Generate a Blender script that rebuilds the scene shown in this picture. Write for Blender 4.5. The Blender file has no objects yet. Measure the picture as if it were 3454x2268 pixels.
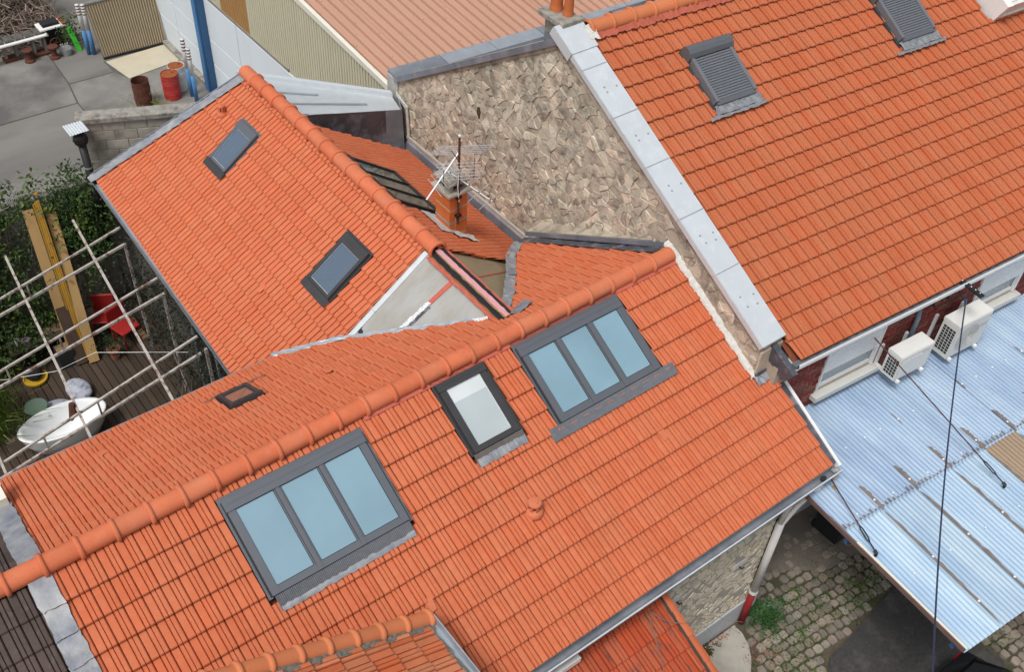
import bpy, math, random
from mathutils import Vector, Matrix, Euler
R = random.Random(11)
PI = math.pi
sc = bpy.context.scene
COL = sc.collection
V = Vector
# ---------------------------------------------------------------- camera
CAM = V((0.0, 0.0, 15.4))
yaw, pitch, roll = 0.8915913, 0.7918985, 0.0528228
fwd = V((math.cos(pitch)*math.cos(yaw), math.cos(pitch)*math.sin(yaw), -math.sin(pitch)))
rt = V((math.sin(yaw), -math.cos(yaw), 0)); upv = rt.cross(fwd)
rt, upv = rt*math.cos(roll)+upv*math.sin(roll), upv*math.cos(roll)-rt*math.sin(roll)
cd = bpy.data.cameras.new('camera'); co = bpy.data.objects.new('camera', cd); COL.objects.link(co)
m = Matrix((rt, upv, -fwd)).transposed().to_4x4(); m.translation = CAM
co.matrix_world = m
cd.sensor_width = 36; cd.lens = 36.974; cd.shift_x = 0.0198; cd.shift_y = 0.02267
cd.clip_start = 0.1; cd.clip_end = 600
sc.camera = co
# ---------------------------------------------------------------- sky, sun, exposure
SUN_EL, SUN_AZ = math.radians(62), math.radians(200)   # azimuth of the sun measured from +x towards +y
w = bpy.data.worlds.new('World'); sc.world = w; w.use_nodes = True
nt = w.node_tree; bg = nt.nodes['Background']
sky = nt.nodes.new('ShaderNodeTexSky'); sky.sky_type = 'NISHITA'; sky.sun_disc = False
sky.sun_elevation = SUN_EL; sky.sun_rotation = PI/2 - SUN_AZ
sky.dust_density = 4.0; sky.air_density = 1.0; sky.ozone_density = 1.0
hs = nt.nodes.new('ShaderNodeHueSaturation'); hs.inputs['Saturation'].default_value = 0.30
nt.links.new(sky.outputs[0], hs.inputs['Color']); nt.links.new(hs.outputs[0], bg.inputs[0])
bg.inputs[1].default_value = 0.135
sd = bpy.data.lights.new('sun', 'SUN'); sd.energy = 1.9; sd.angle = math.radians(16); sd.color = (1, .965, .92)
so = bpy.data.objects.new('sun', sd); COL.objects.link(so); so.location = (0, 0, 40)
sdir = V((math.cos(SUN_EL)*math.cos(SUN_AZ), math.cos(SUN_EL)*math.sin(SUN_AZ), math.sin(SUN_EL)))
so.rotation_euler = sdir.to_track_quat('Z', 'Y').to_euler()
vs = sc.view_settings; vs.view_transform = 'Standard'; vs.look = 'None'; vs.gamma = 1; vs.exposure = 0.0
sc.cycles.use_denoising = True
sc.cycles.max_bounces = 6; sc.cycles.transparent_max_bounces = 8

# ---------------------------------------------------------------- materials
MATS = {}
def mat(name, col, rough=.75, metal=0., var=.12, scale=5., bump=0., bscale=30., col2=None, c2=.5, c2scale=2., c2soft=.12, rnd=0., spec=.4, stretch=None, hue=0.):
    if name in MATS: return MATS[name]
    m = bpy.data.materials.new(name); m.use_nodes = True; MATS[name] = m
    n = m.node_tree.nodes; l = m.node_tree.links; b = n['Principled BSDF']
    geo = n.new('ShaderNodeNewGeometry'); pos = geo.outputs['Position']
    if stretch:
        mp = n.new('ShaderNodeMapping'); mp.inputs['Scale'].default_value = stretch; l.new(pos, mp.inputs[0]); pos = mp.outputs[0]
    def noise(s, d=5.):
        t = n.new('ShaderNodeTexNoise'); t.inputs['Scale'].default_value = s; t.inputs['Detail'].default_value = d; t.inputs['Roughness'].default_value = .6
        l.new(pos, t.inputs['Vector']); return t.outputs[0]
    def math_(op, a, bb):
        t = n.new('ShaderNodeMath'); t.operation = op
        for i, x in enumerate((a, bb)):
            if isinstance(x, (int, float)): t.inputs[i].default_value = x
            else: l.new(x, t.inputs[i])
        return t.outputs[0]
    mix = n.new('ShaderNodeMix'); mix.data_type = 'RGBA'
    mix.inputs[6].default_value = (*[max(0, c*(1-2*var)) for c in col], 1); mix.inputs[7].default_value = (*[c*(1+2*var) for c in col], 1)
    l.new(noise(scale), mix.inputs[0]); out = mix.outputs[2]
    if col2:
        rp = n.new('ShaderNodeValToRGB'); rp.color_ramp.elements[0].position = max(0, 1-c2-c2soft); rp.color_ramp.elements[1].position = min(1, 1-c2+c2soft)
        l.new(noise(c2scale, 8.), rp.inputs[0])
        m2 = n.new('ShaderNodeMix'); m2.data_type = 'RGBA'; l.new(rp.outputs[0], m2.inputs[0]); l.new(out, m2.inputs[6]); m2.inputs[7].default_value = (*col2, 1); out = m2.outputs[2]
    if rnd or hue:
        oi = n.new('ShaderNodeObjectInfo')
        fr = math_('FRACT', math_('ADD', oi.outputs['Random'], geo.outputs['Random Per Island']), 0.)
        hsv = n.new('ShaderNodeHueSaturation')
        l.new(math_('ADD', math_('MULTIPLY', fr, 2*rnd), 1-rnd), hsv.inputs['Value'])
        if hue:
            fr2 = math_('FRACT', math_('MULTIPLY', fr, 7.31), 0.)
            l.new(math_('ADD', math_('MULTIPLY', fr2, hue*.1), .5-hue*.05), hsv.inputs['Hue'])
            l.new(math_('ADD', math_('MULTIPLY', fr2, -hue), 1+hue*.5), hsv.inputs['Saturation'])
        l.new(out, hsv.inputs['Color']); out = hsv.outputs[0]
    l.new(out, b.inputs['Base Color'])
    b.inputs['Roughness'].default_value = rough; b.inputs['Metallic'].default_value = metal; b.inputs['Specular IOR Level'].default_value = spec
    if bump:
        bp = n.new('ShaderNodeBump'); bp.inputs['Strength'].default_value = bump; bp.inputs['Distance'].default_value = .02
        l.new(noise(bscale), bp.inputs['Height']); l.new(bp.outputs[0], b.inputs['Normal'])
    return m
def emptymat(name): return MATS[name]

TILE = mat('terracotta_tile', (.555, .15, .068), .8, var=.07, scale=2.2, col2=(.60, .20, .10), c2=.3, c2scale=9, c2soft=.25, rnd=.022, hue=.03, spec=.22, bump=.08, bscale=90)
TILEG = mat('weathered_orange_tile', (.475, .135, .058), .8, var=.06, scale=1.8, rnd=.03, hue=.04, spec=.25, col2=(.50, .155, .075), c2=.3, c2scale=12, c2soft=.3, bump=.06, bscale=90)
RIDGE = mat('ridge_terracotta', (.57, .16, .075), .78, var=.08, scale=4, rnd=.05, hue=.04, spec=.25, col2=(.58, .21, .12), c2=.3, c2scale=7, c2soft=.2, bump=.15, bscale=70)
RIDGEG = mat('ridge_terracotta_old', (.56, .18, .075), .72, var=.07, scale=3, rnd=.06, spec=.28)
TILEOLD = mat('old_tile', (.52, .16, .07), .85, var=.14, scale=3, rnd=.12, hue=.12, col2=(.20, .13, .09), c2=.32, c2scale=5, c2soft=.08, bump=.2, bscale=60)
TILEPORCH = mat('porch_tile', (.42, .085, .035), .8, var=.14, scale=3, rnd=.1, hue=.08, col2=(.10, .06, .05), c2=.36, c2scale=4, c2soft=.08, bump=.15, bscale=60, stretch=(2.5, .8, .8))
TILEDARK = mat('dark_brown_tile', (.075, .052, .045), .75, var=.25, scale=6, rnd=.2, col2=(.16, .13, .115), c2=.28, c2scale=7, bump=.15, bscale=60)
DECKUNDER = mat('roof_underlay', (.22, .06, .03), .9)
MORTAR = mat('white_mortar', (.60, .585, .55), .95, var=.15, scale=12, bump=.8, bscale=25)
ZINC = mat('zinc', (.42, .46, .50), .42, metal=.55, var=.14, scale=2.5, col2=(.55, .58, .61), c2=.35, c2scale=4, spec=.5)
ZINCNEW = mat('new_zinc', (.62, .67, .70), .45, metal=.25, var=.05, scale=3, col2=(.70, .74, .76), c2=.35, c2scale=6)
ZINCDARK = mat('weathered_zinc', (.22, .24, .275), .5, metal=.4, var=.2, scale=2, col2=(.42, .43, .46), c2=.33, c2scale=2.5, c2soft=.2)
LEAD = mat('lead_sheet', (.24, .26, .30), .6, metal=.25, var=.25, scale=6, col2=(.43, .43, .42), c2=.42, c2scale=4, c2soft=.2, bump=.5, bscale=9)
LEADDARK = mat('dark_lead', (.10, .105, .125), .5, metal=.35, var=.4, scale=5, col2=(.30, .31, .35), c2=.36, c2scale=4, c2soft=.1, bump=.6, bscale=10)
LEADSTAIN = mat('stained_lead', (.10, .085, .095), .55, metal=.3, var=.4, scale=3, col2=(.33, .34, .40), c2=.38, c2scale=2.2, c2soft=.14, bump=.2, bscale=8)
FRAME = mat('anthracite_aluminium', (.135, .147, .168), .42, metal=.35, var=.04, rnd=.0)
FRAMEDK = mat('dark_frame', (.055, .055, .058), .5, metal=.3, var=.08)
RUBBER = mat('black_rubber', (.022, .022, .024), .7)
SHUT = mat('grey_shutter', (.20, .215, .235), .4, metal=.35, var=.05)
SHUTDK = mat('shutter_box', (.135, .145, .16), .42, metal=.3, var=.05)
PLEAT = mat('pleated_flashing', (.105, .113, .13), .5, metal=.3, var=.2, scale=14)
WHITE = mat('white_paint', (.78, .78, .77), .45, var=.04)
WHITEDIRTY = mat('dirty_white_paint', (.60, .60, .58), .6, var=.1, scale=8, col2=(.42, .38, .33), c2=.24, c2scale=11)
CONC = mat('concrete', (.215, .205, .19), .9, var=.18, scale=1.6, col2=(.11, .106, .103), c2=.47, c2scale=.38, c2soft=.08, bump=.15, bscale=60)
CONCPALE = mat('pale_concrete', (.50, .455, .345), .9, var=.08, scale=2, col2=(.42, .38, .29), c2=.3, c2scale=3)
CONCROUGH = mat('mossy_concrete', (.30, .285, .25), .95, var=.25, scale=10, col2=(.11, .10, .09), c2=.4, c2scale=6, bump=.6, bscale=30)
PLAST = mat('grey_plinth_paint', (.50, .53, .54), .8, var=.06, scale=3, col2=(.40, .41, .40), c2=.25, c2scale=4)
STONEM = mat('rubble_mortar', (.45, .395, .31), .95, var=.34, scale=1.5, col2=(.15, .13, .105), c2=.40, c2scale=5, c2soft=.14, bump=.9, bscale=22)
STONE = mat('rubble_stone', (.52, .462, .365), .92, var=.30, scale=1.5, col2=(.19, .17, .145), c2=.40, c2scale=6.5, c2soft=.13, rnd=.22, hue=.35, bump=1.0, bscale=18)
STONEF = mat('cream_stone', (.70, .63, .50), .9, var=.12, scale=14, rnd=.16, hue=.3, bump=.5, bscale=30)
STONEFM = mat('grey_pointing', (.47, .44, .385), .95, var=.12, scale=10, bump=.5, bscale=40)
BRICK = mat('red_brick', (.19, .045, .033), .85, var=.22, scale=20, rnd=.38, hue=.25, bump=.3, bscale=60)
BRICKM = mat('brick_mortar', (.40, .335, .27), .95, var=.15, scale=10)
BRICKO = mat('orange_brick', (.55, .15, .035), .8, var=.12, scale=8, rnd=.12)
POT = mat('clay_pot', (.50, .14, .045), .75, var=.12, scale=7)
BLOCK = mat('concrete_block', (.36, .33, .28), .95, var=.15, scale=6, rnd=.12, col2=(.14, .12, .10), c2=.36, c2scale=2.6, c2soft=.16, bump=.4, bscale=50)
BLUEP = mat('blue_paint', (.065, .20, .42), .55, var=.1, scale=8, col2=(.20, .19, .18), c2=.16, c2scale=10)
BLUEDK = mat('dark_blue_steel', (.045, .12, .25), .5, metal=.2, var=.08)
RUST = mat('rust', (.10, .035, .022), .9, var=.3, scale=14, bump=.3)
RUSTO = mat('orange_rust', (.26, .075, .02), .9, var=.25, scale=10)
REDP = mat('red_drum_paint', (.42, .035, .03), .5, var=.15, scale=6, col2=(.30, .10, .06), c2=.25, c2scale=6)
STRIPE = mat('dark_red_band', (.16, .09, .085), .8)
PANELW = mat('white_wall_panel', (.66, .72, .76), .75, var=.05, scale=.7, col2=(.52, .55, .56), c2=.22, c2scale=1.5, c2soft=.2, stretch=(1, 1, .35))
BEIGE = mat('beige_cladding', (.60, .565, .42), .6, metal=.1, var=.05, scale=1.5)
OCHRE = mat('ochre_cladding', (.44, .24, .09), .6, metal=.1, var=.06, scale=1.5)
TAN = mat('tan_roof_sheet', (.50, .29, .205), .62, var=.06, scale=.8, col2=(.40, .23, .16), c2=.25, c2scale=2.5, stretch=(2, .4, 1))
FIBRE = mat('fibre_cement', (.37, .375, .36), .75, var=.06, scale=1.4, col2=(.29, .265, .215), c2=.36, c2scale=1.8, c2soft=.2, stretch=(1, 2.5, 1))
FIBREBR = mat('brown_fibre_cement', (.30, .24, .15), .75, var=.14, scale=2, col2=(.18, .15, .09), c2=.36, c2scale=3)
REDTAPE = mat('red_mastic', (.50, .12, .08), .7, var=.1)
PINK = mat('pink_underlay', (.60, .30, .31), .75, var=.06)
FOIL = mat('white_foil', (.75, .76, .77), .4, metal=.3, var=.12, scale=20, bump=.6, bscale=30)
WOODDK = mat('dark_deck_wood', (.060, .040, .027), .8, var=.25, scale=6, rnd=.3, hue=.15, col2=(.045, .035, .025), c2=.4, c2scale=3, stretch=(6, .6, 1), bump=.2)
TIMBER = mat('pale_timber', (.44, .28, .115), .75, var=.1, scale=8, stretch=(8, .5, .5), rnd=.1)
TIMBERY = mat('yellow_timber', (.40, .22, .03), .75, var=.15, scale=8, stretch=(8, .5, .5), rnd=.15)
LEAF = mat('ivy_leaf', (.045, .085, .022), .6, var=.25, scale=2, rnd=.5, hue=.5, spec=.3)
LEAFD = mat('dark_leaf', (.028, .06, .02), .6, var=.25, scale=3, rnd=.4, hue=.3, spec=.3)
GRASS = mat('weed_green', (.07, .13, .025), .7, var=.3, scale=4, rnd=.45, hue=.4)
MOSS = mat('moss', (.075, .095, .025), .95, var=.3, scale=12)
TWIG = mat('dry_twig', (.24, .185, .15), .9, var=.3, scale=4, rnd=.45)
TWIGP = mat('pale_branch', (.36, .30, .22), .9, var=.2, scale=6)
DEADRED = mat('dead_red_leaf', (.40, .13, .07), .85, rnd=.4)
STEELW = mat('rusty_white_steel', (.42, .385, .35), .7, var=.2, scale=9, col2=(.15, .075, .05), c2=.42, c2scale=8, c2soft=.07)
ALU = mat('aluminium_rod', (.70, .71, .72), .35, metal=.6, var=.05)
GALV = mat('galvanised', (.40, .42, .43), .5, metal=.5, var=.2, scale=6)
BLACKM = mat('black_metal', (.02, .02, .02), .5, metal=.2, var=.2)
PVCW = mat('white_pvc', (.70, .69, .67), .5, var=.06, scale=6)
ENAMEL = mat('white_acrylic', (.82, .84, .84), .12, var=.01, spec=.6)
ACW = mat('cream_casing', (.66, .655, .61), .5, var=.03, scale=3)
ASPH = mat('asphalt', (.062, .060, .059), .95, var=.3, scale=16, col2=(.125, .118, .11), c2=.37, c2scale=2.6, c2soft=.12, bump=.8, bscale=90)
COB = mat('cobble_stone', (.25, .215, .175), .85, var=.25, scale=10, rnd=.32, hue=.3, bump=.5, bscale=30)
EARTH = mat('earth_joint', (.10, .082, .062), .95, var=.3, scale=8, col2=(.06, .075, .025), c2=.42, c2scale=2.5, bump=.6, bscale=40)
EARTH2 = mat('dusty_paving', (.215, .185, .155), .95, var=.2, scale=6, col2=(.14, .12, .10), c2=.4, c2scale=3, bump=.5, bscale=30)
CARP = mat('black_car_paint', (.010, .010, .012), .18, var=.0, spec=.6)
GLASSD = mat('dark_glass', (.012, .014, .016), .05, spec=.8)
PINKC = mat('pink_cloth', (.42, .22, .24), .9, var=.1, bump=.3)
REDPL = mat('red_plastic', (.36, .022, .018), .5, var=.1)
PEB = mat('pebble_print', (.42, .45, .52), .85, var=.2, scale=9, col2=(.11, .12, .15), c2=.42, c2scale=7, c2soft=.1)
GREENP = mat('green_plastic', (.14, .21, .16), .5)
GREENB = mat('bright_green_board', (.05, .50, .03), .6)
LILAC = mat('lilac_plastic', (.45, .33, .45), .5)
YELLOW = mat('yellow_plastic', (.62, .38, .03), .5)
BLACKF = mat('black_fabric', (.018, .018, .02), .9, bump=.5, bscale=12)
CABLE = mat('dark_cable', (.028, .035, .075), .6)
ROD = mat('dark_red_rod', (.075, .03, .035), .7)
CREAM = mat('cream_render', (.74, .70, .60), .85, var=.05)

def glassmat(name, base, gloss, tint=(.75, .88, .95)):
    m = bpy.data.materials.new(name); m.use_nodes = True; MATS[name] = m
    n = m.node_tree.nodes; l = m.node_tree.links; b = n['Principled BSDF']
    b.inputs['Roughness'].default_value = .25
    geo = n.new('ShaderNodeNewGeometry'); t = n.new('ShaderNodeTexNoise'); t.inputs['Scale'].default_value = 1.3; t.inputs['Detail'].default_value = 3; l.new(geo.outputs['Position'], t.inputs['Vector'])
    oi = n.new('ShaderNodeObjectInfo'); av = n.new('ShaderNodeMath'); av.operation = 'MULTIPLY_ADD'; av.inputs[1].default_value = .35; l.new(oi.outputs['Random'], av.inputs[0]); l.new(t.outputs[0], av.inputs[2])
    mc = n.new('ShaderNodeMix'); mc.data_type = 'RGBA'; mc.inputs[6].default_value = (*[c*.72 for c in base], 1); mc.inputs[7].default_value = (*[c*1.2 for c in base], 1); l.new(av.outputs[0], mc.inputs[0]); l.new(mc.outputs[2], b.inputs['Base Color'])  # noise in the pane colour imitates uneven sky reflection
    g = n.new('ShaderNodeBsdfGlossy'); g.inputs['Roughness'].default_value = .03; g.inputs['Color'].default_value = (*tint, 1)
    fr = n.new('ShaderNodeFresnel'); fr.inputs[0].default_value = 1.6
    ad = n.new('ShaderNodeMath'); ad.operation = 'ADD'; ad.inputs[1].default_value = gloss; ad.use_clamp = True; l.new(fr.outputs[0], ad.inputs[0])
    mx = n.new('ShaderNodeMixShader'); l.new(ad.outputs[0], mx.inputs[0]); l.new(b.outputs[0], mx.inputs[1]); l.new(g.outputs[0], mx.inputs[2])
    l.new(mx.outputs[0], n['Material Output'].inputs[0]); return m
PANE = glassmat('blue_coated_glass', (.20, .345, .42), .17)
PANEW = glassmat('clear_glass_white_blind', (.42, .47, .48), .12)
PANEB = glassmat('white_blind', (.66, .70, .70), .08)
PANED = glassmat('dark_blue_glass', (.055, .085, .13), .14)
PANEG = glassmat('green_dark_glass', (.028, .036, .026), .03)
PANEBR = glassmat('brown_tinted_glass', (.15, .105, .085), .10)
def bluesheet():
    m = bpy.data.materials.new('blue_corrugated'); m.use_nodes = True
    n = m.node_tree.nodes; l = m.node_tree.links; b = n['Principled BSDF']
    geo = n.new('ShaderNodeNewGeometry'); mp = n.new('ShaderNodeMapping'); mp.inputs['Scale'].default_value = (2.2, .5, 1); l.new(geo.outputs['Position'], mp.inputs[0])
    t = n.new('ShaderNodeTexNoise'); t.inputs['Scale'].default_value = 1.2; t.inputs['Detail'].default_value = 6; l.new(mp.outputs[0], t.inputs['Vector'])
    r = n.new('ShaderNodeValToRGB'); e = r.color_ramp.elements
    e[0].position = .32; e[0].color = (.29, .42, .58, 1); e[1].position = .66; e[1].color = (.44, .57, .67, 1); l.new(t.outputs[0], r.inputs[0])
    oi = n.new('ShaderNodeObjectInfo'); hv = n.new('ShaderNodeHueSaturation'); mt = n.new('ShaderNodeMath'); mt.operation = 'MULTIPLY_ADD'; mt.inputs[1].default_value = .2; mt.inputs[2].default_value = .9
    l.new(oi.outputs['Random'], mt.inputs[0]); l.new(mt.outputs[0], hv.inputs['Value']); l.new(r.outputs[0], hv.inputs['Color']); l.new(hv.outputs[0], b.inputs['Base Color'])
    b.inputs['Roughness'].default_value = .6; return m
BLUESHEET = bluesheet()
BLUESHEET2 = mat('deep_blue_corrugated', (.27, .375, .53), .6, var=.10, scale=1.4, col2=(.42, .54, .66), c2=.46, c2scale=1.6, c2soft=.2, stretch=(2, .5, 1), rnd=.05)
GRIME = mat('grime', (.20, .165, .145), .95, var=.3, scale=8)
# ---------------------------------------------------------------- mesh helpers
class MB:
    def __init__(s): s.v = []; s.f = []
    def add(s, verts, faces):
        o = len(s.v); s.v += [tuple(x) for x in verts]; s.f += [tuple(i+o for i in f) for f in faces]; return s
    def box(s, a, b, M=None):
        vs = [V((x, y, z)) for x in (a[0], b[0]) for y in (a[1], b[1]) for z in (a[2], b[2])]
        if M: vs = [M @ v for v in vs]
        return s.add(vs, [(0, 1, 3, 2), (4, 6, 7, 5), (0, 4, 5, 1), (2, 3, 7, 6), (0, 2, 6, 4), (1, 5, 7, 3)])
    def bbox(s, a, b, bv, M=None):      # box with its edges chamfered on the top and sides
        x0, y0, z0 = a; x1, y1, z1 = b; t = bv
        lo = [(x0, y0), (x1, y0), (x1, y1), (x0, y1)]; hi = [(x0+t, y0+t), (x1-t, y0+t), (x1-t, y1-t), (x0+t, y1-t)]
        vs = [V((*p, z0)) for p in lo]+[V((*p, z1-t)) for p in lo]+[V((*p, z1)) for p in hi]
        if M: vs = [M @ v for v in vs]
        fs = [(3, 2, 1, 0)]+[(i, (i+1) % 4, 4+(i+1) % 4, 4+i) for i in range(4)]+[(4+i, 4+(i+1) % 4, 8+(i+1) % 4, 8+i) for i in range(4)]+[(8, 9, 10, 11)]
        return s.add(vs, fs)
    def quad(s, *p): return s.add(p, [tuple(range(len(p)))])
    def slab(s, poly, d):               # polygon extruded by vector d
        d = V(d); n = len(poly); vs = [V(p) for p in poly]+[V(p)+d for p in poly]
        return s.add(vs, [tuple(range(n))[::-1], tuple(range(n, 2*n))]+[(i, (i+1) % n, n+(i+1) % n, n+i) for i in range(n)])
    def tube(s, pts, r, n=8, cap=True):
        pts = [V(p) for p in pts]; rs = r if isinstance(r, (list, tuple)) else [r]*len(pts); o = len(s.v); k = len(pts)
        for i, p in enumerate(pts):
            d = (pts[min(i+1, k-1)]-pts[max(i-1, 0)]).normalized()
            a = d.orthogonal().normalized() if i == 0 else (a-d*a.dot(d)).normalized()
            b = d.cross(a)
            for j in range(n):
                t = 2*PI*j/n; s.v.append(tuple(p+(a*math.cos(t)+b*math.sin(t))*rs[i]))
        for i in range(k-1):
            for j in range(n): s.f.append((o+i*n+j, o+i*n+(j+1) % n, o+(i+1)*n+(j+1) % n, o+(i+1)*n+j))
        if cap: s.f += [tuple(o+j for j in range(n))[::-1], tuple(o+(k-1)*n+j for j in range(n))]
        return s
    def bar(s, p, q, wd, h, up=(0, 0, 1)):
        p, q = V(p), V(q); d = (q-p).normalized(); u = V(up); sd_ = d.cross(u).normalized(); u = sd_.cross(d)
        M = Matrix((d, sd_, u)).transposed().to_4x4(); M.translation = p
        return s.box((0, -wd/2, -h/2), ((q-p).length, wd/2, h/2), M)
    def lathe(s, prof, c, n=20, sx=1, sy=1, cap=True):
        o = len(s.v); c = V(c)
        for r, z in prof:
            for j in range(n): t = 2*PI*j/n; s.v.append((c.x+r*sx*math.cos(t), c.y+r*sy*math.sin(t), c.z+z))
        for i in range(len(prof)-1):
            for j in range(n): s.f.append((o+i*n+j, o+i*n+(j+1) % n, o+(i+1)*n+(j+1) % n, o+(i+1)*n+j))
        if cap: s.f += [tuple(o+j for j in range(n))[::-1], tuple(o+(len(prof)-1)*n+j for j in range(n))]
        return s
    def sweep(s, prof, p, q, A, B, cap=False):
        p, q, A, B = V(p), V(q), V(A), V(B); o = len(s.v); n = len(prof)
        for c in (p, q): s.v += [tuple(c+A*a+B*b) for a, b in prof]
        s.f += [(o+i, o+i+1, o+n+i+1, o+n+i) for i in range(n-1)]
        if cap: s.f += [tuple(range(o, o+n)), tuple(range(o+n, o+2*n))]
        return s
    def mesh(s, name, mt, smooth=False):
        me = bpy.data.meshes.new(name); me.from_pydata(s.v, [], s.f); me.update()
        for m_ in (mt if isinstance(mt, (list, tuple)) else [mt]): me.materials.append(m_)
        if smooth:
            for p in me.polygons: p.use_smooth = True
        return me
    def build(s, name, mt, parent=None, smooth=False):
        return obj(name, s.mesh(name, mt, smooth), parent)
def obj(name, me, parent=None, M=None):
    o = bpy.data.objects.new(name, me); COL.objects.link(o)
    if parent: o.parent = parent
    if M is not None: o.matrix_basis = M
    return o
def tag(o, label=None, cat=None, group=None, kind=None):
    if label: o['label'] = label
    if cat: o['category'] = cat
    if group: o['group'] = group
    if kind: o['kind'] = kind
    return o
def thing(name, label, cat, group=None): # children carry world coordinates
    return tag(bpy.data.objects.new(name, None), label, cat, group) if False else _thing(name, label, cat, group)
def _thing(name, label, cat, group):
    o = bpy.data.objects.new(name, None); COL.objects.link(o); o.empty_display_size = .3
    return tag(o, label, cat, group)
def place(root):                        # move the empty to the base of its parts, parts stay where they are
    pts = [c.matrix_basis @ V(b) for c in root.children if c.type == 'MESH' for b in c.bound_box]
    if not pts: return root
    b = V(((min(p.x for p in pts)+max(p.x for p in pts))/2, (min(p.y for p in pts)+max(p.y for p in pts))/2, min(p.z for p in pts)))
    root.location = b
    for c in root.children: c.matrix_basis = Matrix.Translation(-b) @ c.matrix_basis
    return root
def struct(name, mb, mt): return tag(mb.build(name, mt), kind='structure')

def clip_poly(poly, a, b, c):            # keep a*x+b*y<=c (first two coordinates)
    out = []; n = len(poly)
    for i in range(n):
        p, q = poly[i], poly[(i+1) % n]; dp = a*p[0]+b*p[1]-c; dq = a*q[0]+b*q[1]-c
        if dp <= 0: out.append(p)
        if (dp < 0 < dq) or (dq < 0 < dp):
            t = dp/(dp-dq); out.append(tuple(p[k]+(q[k]-p[k])*t for k in range(len(p))))
    return out
def voronoi(wd, h, nx, ny, jit=.8):
    gx, gy = wd/nx, h/ny; S = {}
    for i in range(-1, nx+1):
        for j in range(-1, ny+1): S[i, j] = ((i+.5+(j % 2)*.5-.25+(R.random()-.5)*jit)*gx, (j+.5+(R.random()-.5)*jit)*gy)
    cells = []
    for i in range(nx):
        for j in range(ny):
            sx, sy = S[i, j]; poly = [(sx-2*gx, sy-2*gy), (sx+2*gx, sy-2*gy), (sx+2*gx, sy+2*gy), (sx-2*gx, sy+2*gy)]
            for di in (-2, -1, 0, 1, 2):
                for dj in (-2, -1, 0, 1, 2):
                    q = S.get((i+di, j+dj))
                    if q is None or (di == 0 and dj == 0): continue
                    ax, ay = q[0]-sx, q[1]-sy; poly = clip_poly(poly, ax, ay, (q[0]**2+q[1]**2-sx**2-sy**2)/2)
                    if len(poly) < 3: break
                if len(poly) < 3: break
            if len(poly) >= 3: cells.append((sx, sy, poly))
    return cells
def stone_mesh(poly, F, proud, gap, mt, depth=.03):
    """pillow-shaped stone from a 2-D polygon; F maps (a, b, height) to world"""
    n0 = len(poly); P = []
    for i in range(n0):
        p, q = poly[i], poly[(i+1) % n0]; P.append(p)
        if math.hypot(q[0]-p[0], q[1]-p[1]) > .06: P.append(((p[0]+q[0])/2+R.uniform(-.008, .008), (p[1]+q[1])/2+R.uniform(-.008, .008)))
    n = len(P); cx = sum(p[0] for p in P)/n; cy = sum(p[1] for p in P)/n
    def ring(k, h):
        out = []
        for p in P:
            dx, dy = p[0]-cx, p[1]-cy; d = math.hypot(dx, dy)+1e-6; f = max(.15, (d-gap)/d)*k
            out.append(F(cx+dx*f, cy+dy*f, h))
        return out
    tx, ty = R.gauss(0, .05), R.gauss(0, .05)
    F0 = F; F = lambda a, b, h: F0(a, b, h+(max(-.6*proud, min(.9*proud, tx*(a-cx)+ty*(b-cy))) if h > 0 else 0))
    vs = ring(1, -depth)+ring(1, proud*.6)+ring(.90, proud*R.uniform(.92, 1.0))+[F(cx+R.uniform(-.01, .01), cy, proud*R.uniform(.92, 1.06))]
    fs = []
    for k in range(2):
        for i in range(n): fs.append((k*n+i, k*n+(i+1) % n, (k+1)*n+(i+1) % n, (k+1)*n+i))
    for i in range(n): fs.append((2*n+i, 2*n+(i+1) % n, 3*n))
    return vs, fs
def many(pieces, name, mt, parent, limit, stuffname, smooth=False):
    """pieces: (centre, verts, faces); the nearest become objects, the rest one stuff mesh"""
    pieces = sorted(pieces, key=lambda p: (V(p[0])-CAM).length)
    for c, vs, fs in pieces[:limit]: obj(name, MB().add(vs, fs).mesh(name, mt, smooth), parent)
    if len(pieces) > limit:
        mb = MB()
        for c, vs, fs in pieces[limit:]: mb.add(vs, fs)
        tag(mb.build(stuffname, mt, parent, smooth), kind='stuff')

# ---------------------------------------------------------------- roof slopes and tiles
class Slope:
    def __init__(s, O, eu, up):
        s.O = V(O); s.eu = V(eu).normalized(); s.up = V(up).normalized(); s.en = s.eu.cross(s.up)
        s.M = Matrix((s.eu, s.up, s.en)).transposed().to_4x4(); s.M.translation = s.O
    def pt(s, u, v, w=0): return s.O+s.eu*u-s.up*v+s.en*w
PROF = [(0, -.030), (.012, -.004), (.05, .0), (.37, .001), (.398, -.003), (.404, -.028), (.444, -.028), (.45, -.002), (.48, .013), (.635, .014), (.655, .008), (.662, -.010), (.682, -.010), (.69, .008), (.71, .014), (.89, .013), (.938, .004), (.945, -.030), (1, -.030)]
PROFB = [(0, -.030), (.015, -.002), (.06, .005), (.20, .009), (.36, .007), (.425, .0), (.432, -.030), (.492, -.030), (.50, .0), (.56, .008), (.70, .013), (.84, .010), (.925, .002), (.932, -.030), (1, -.030)]
PROFG = [(0, -.030), (.012, -.004), (.04, .0), (.39, .0), (.42, -.004), (.426, -.030), (.468, -.030), (.475, .010), (.51, .026), (.64, .027), (.665, .014), (.672, -.004), (.692, -.004), (.70, .014), (.72, .027), (.88, .026), (.935, .010), (.942, -.030), (1, -.030)]
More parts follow.
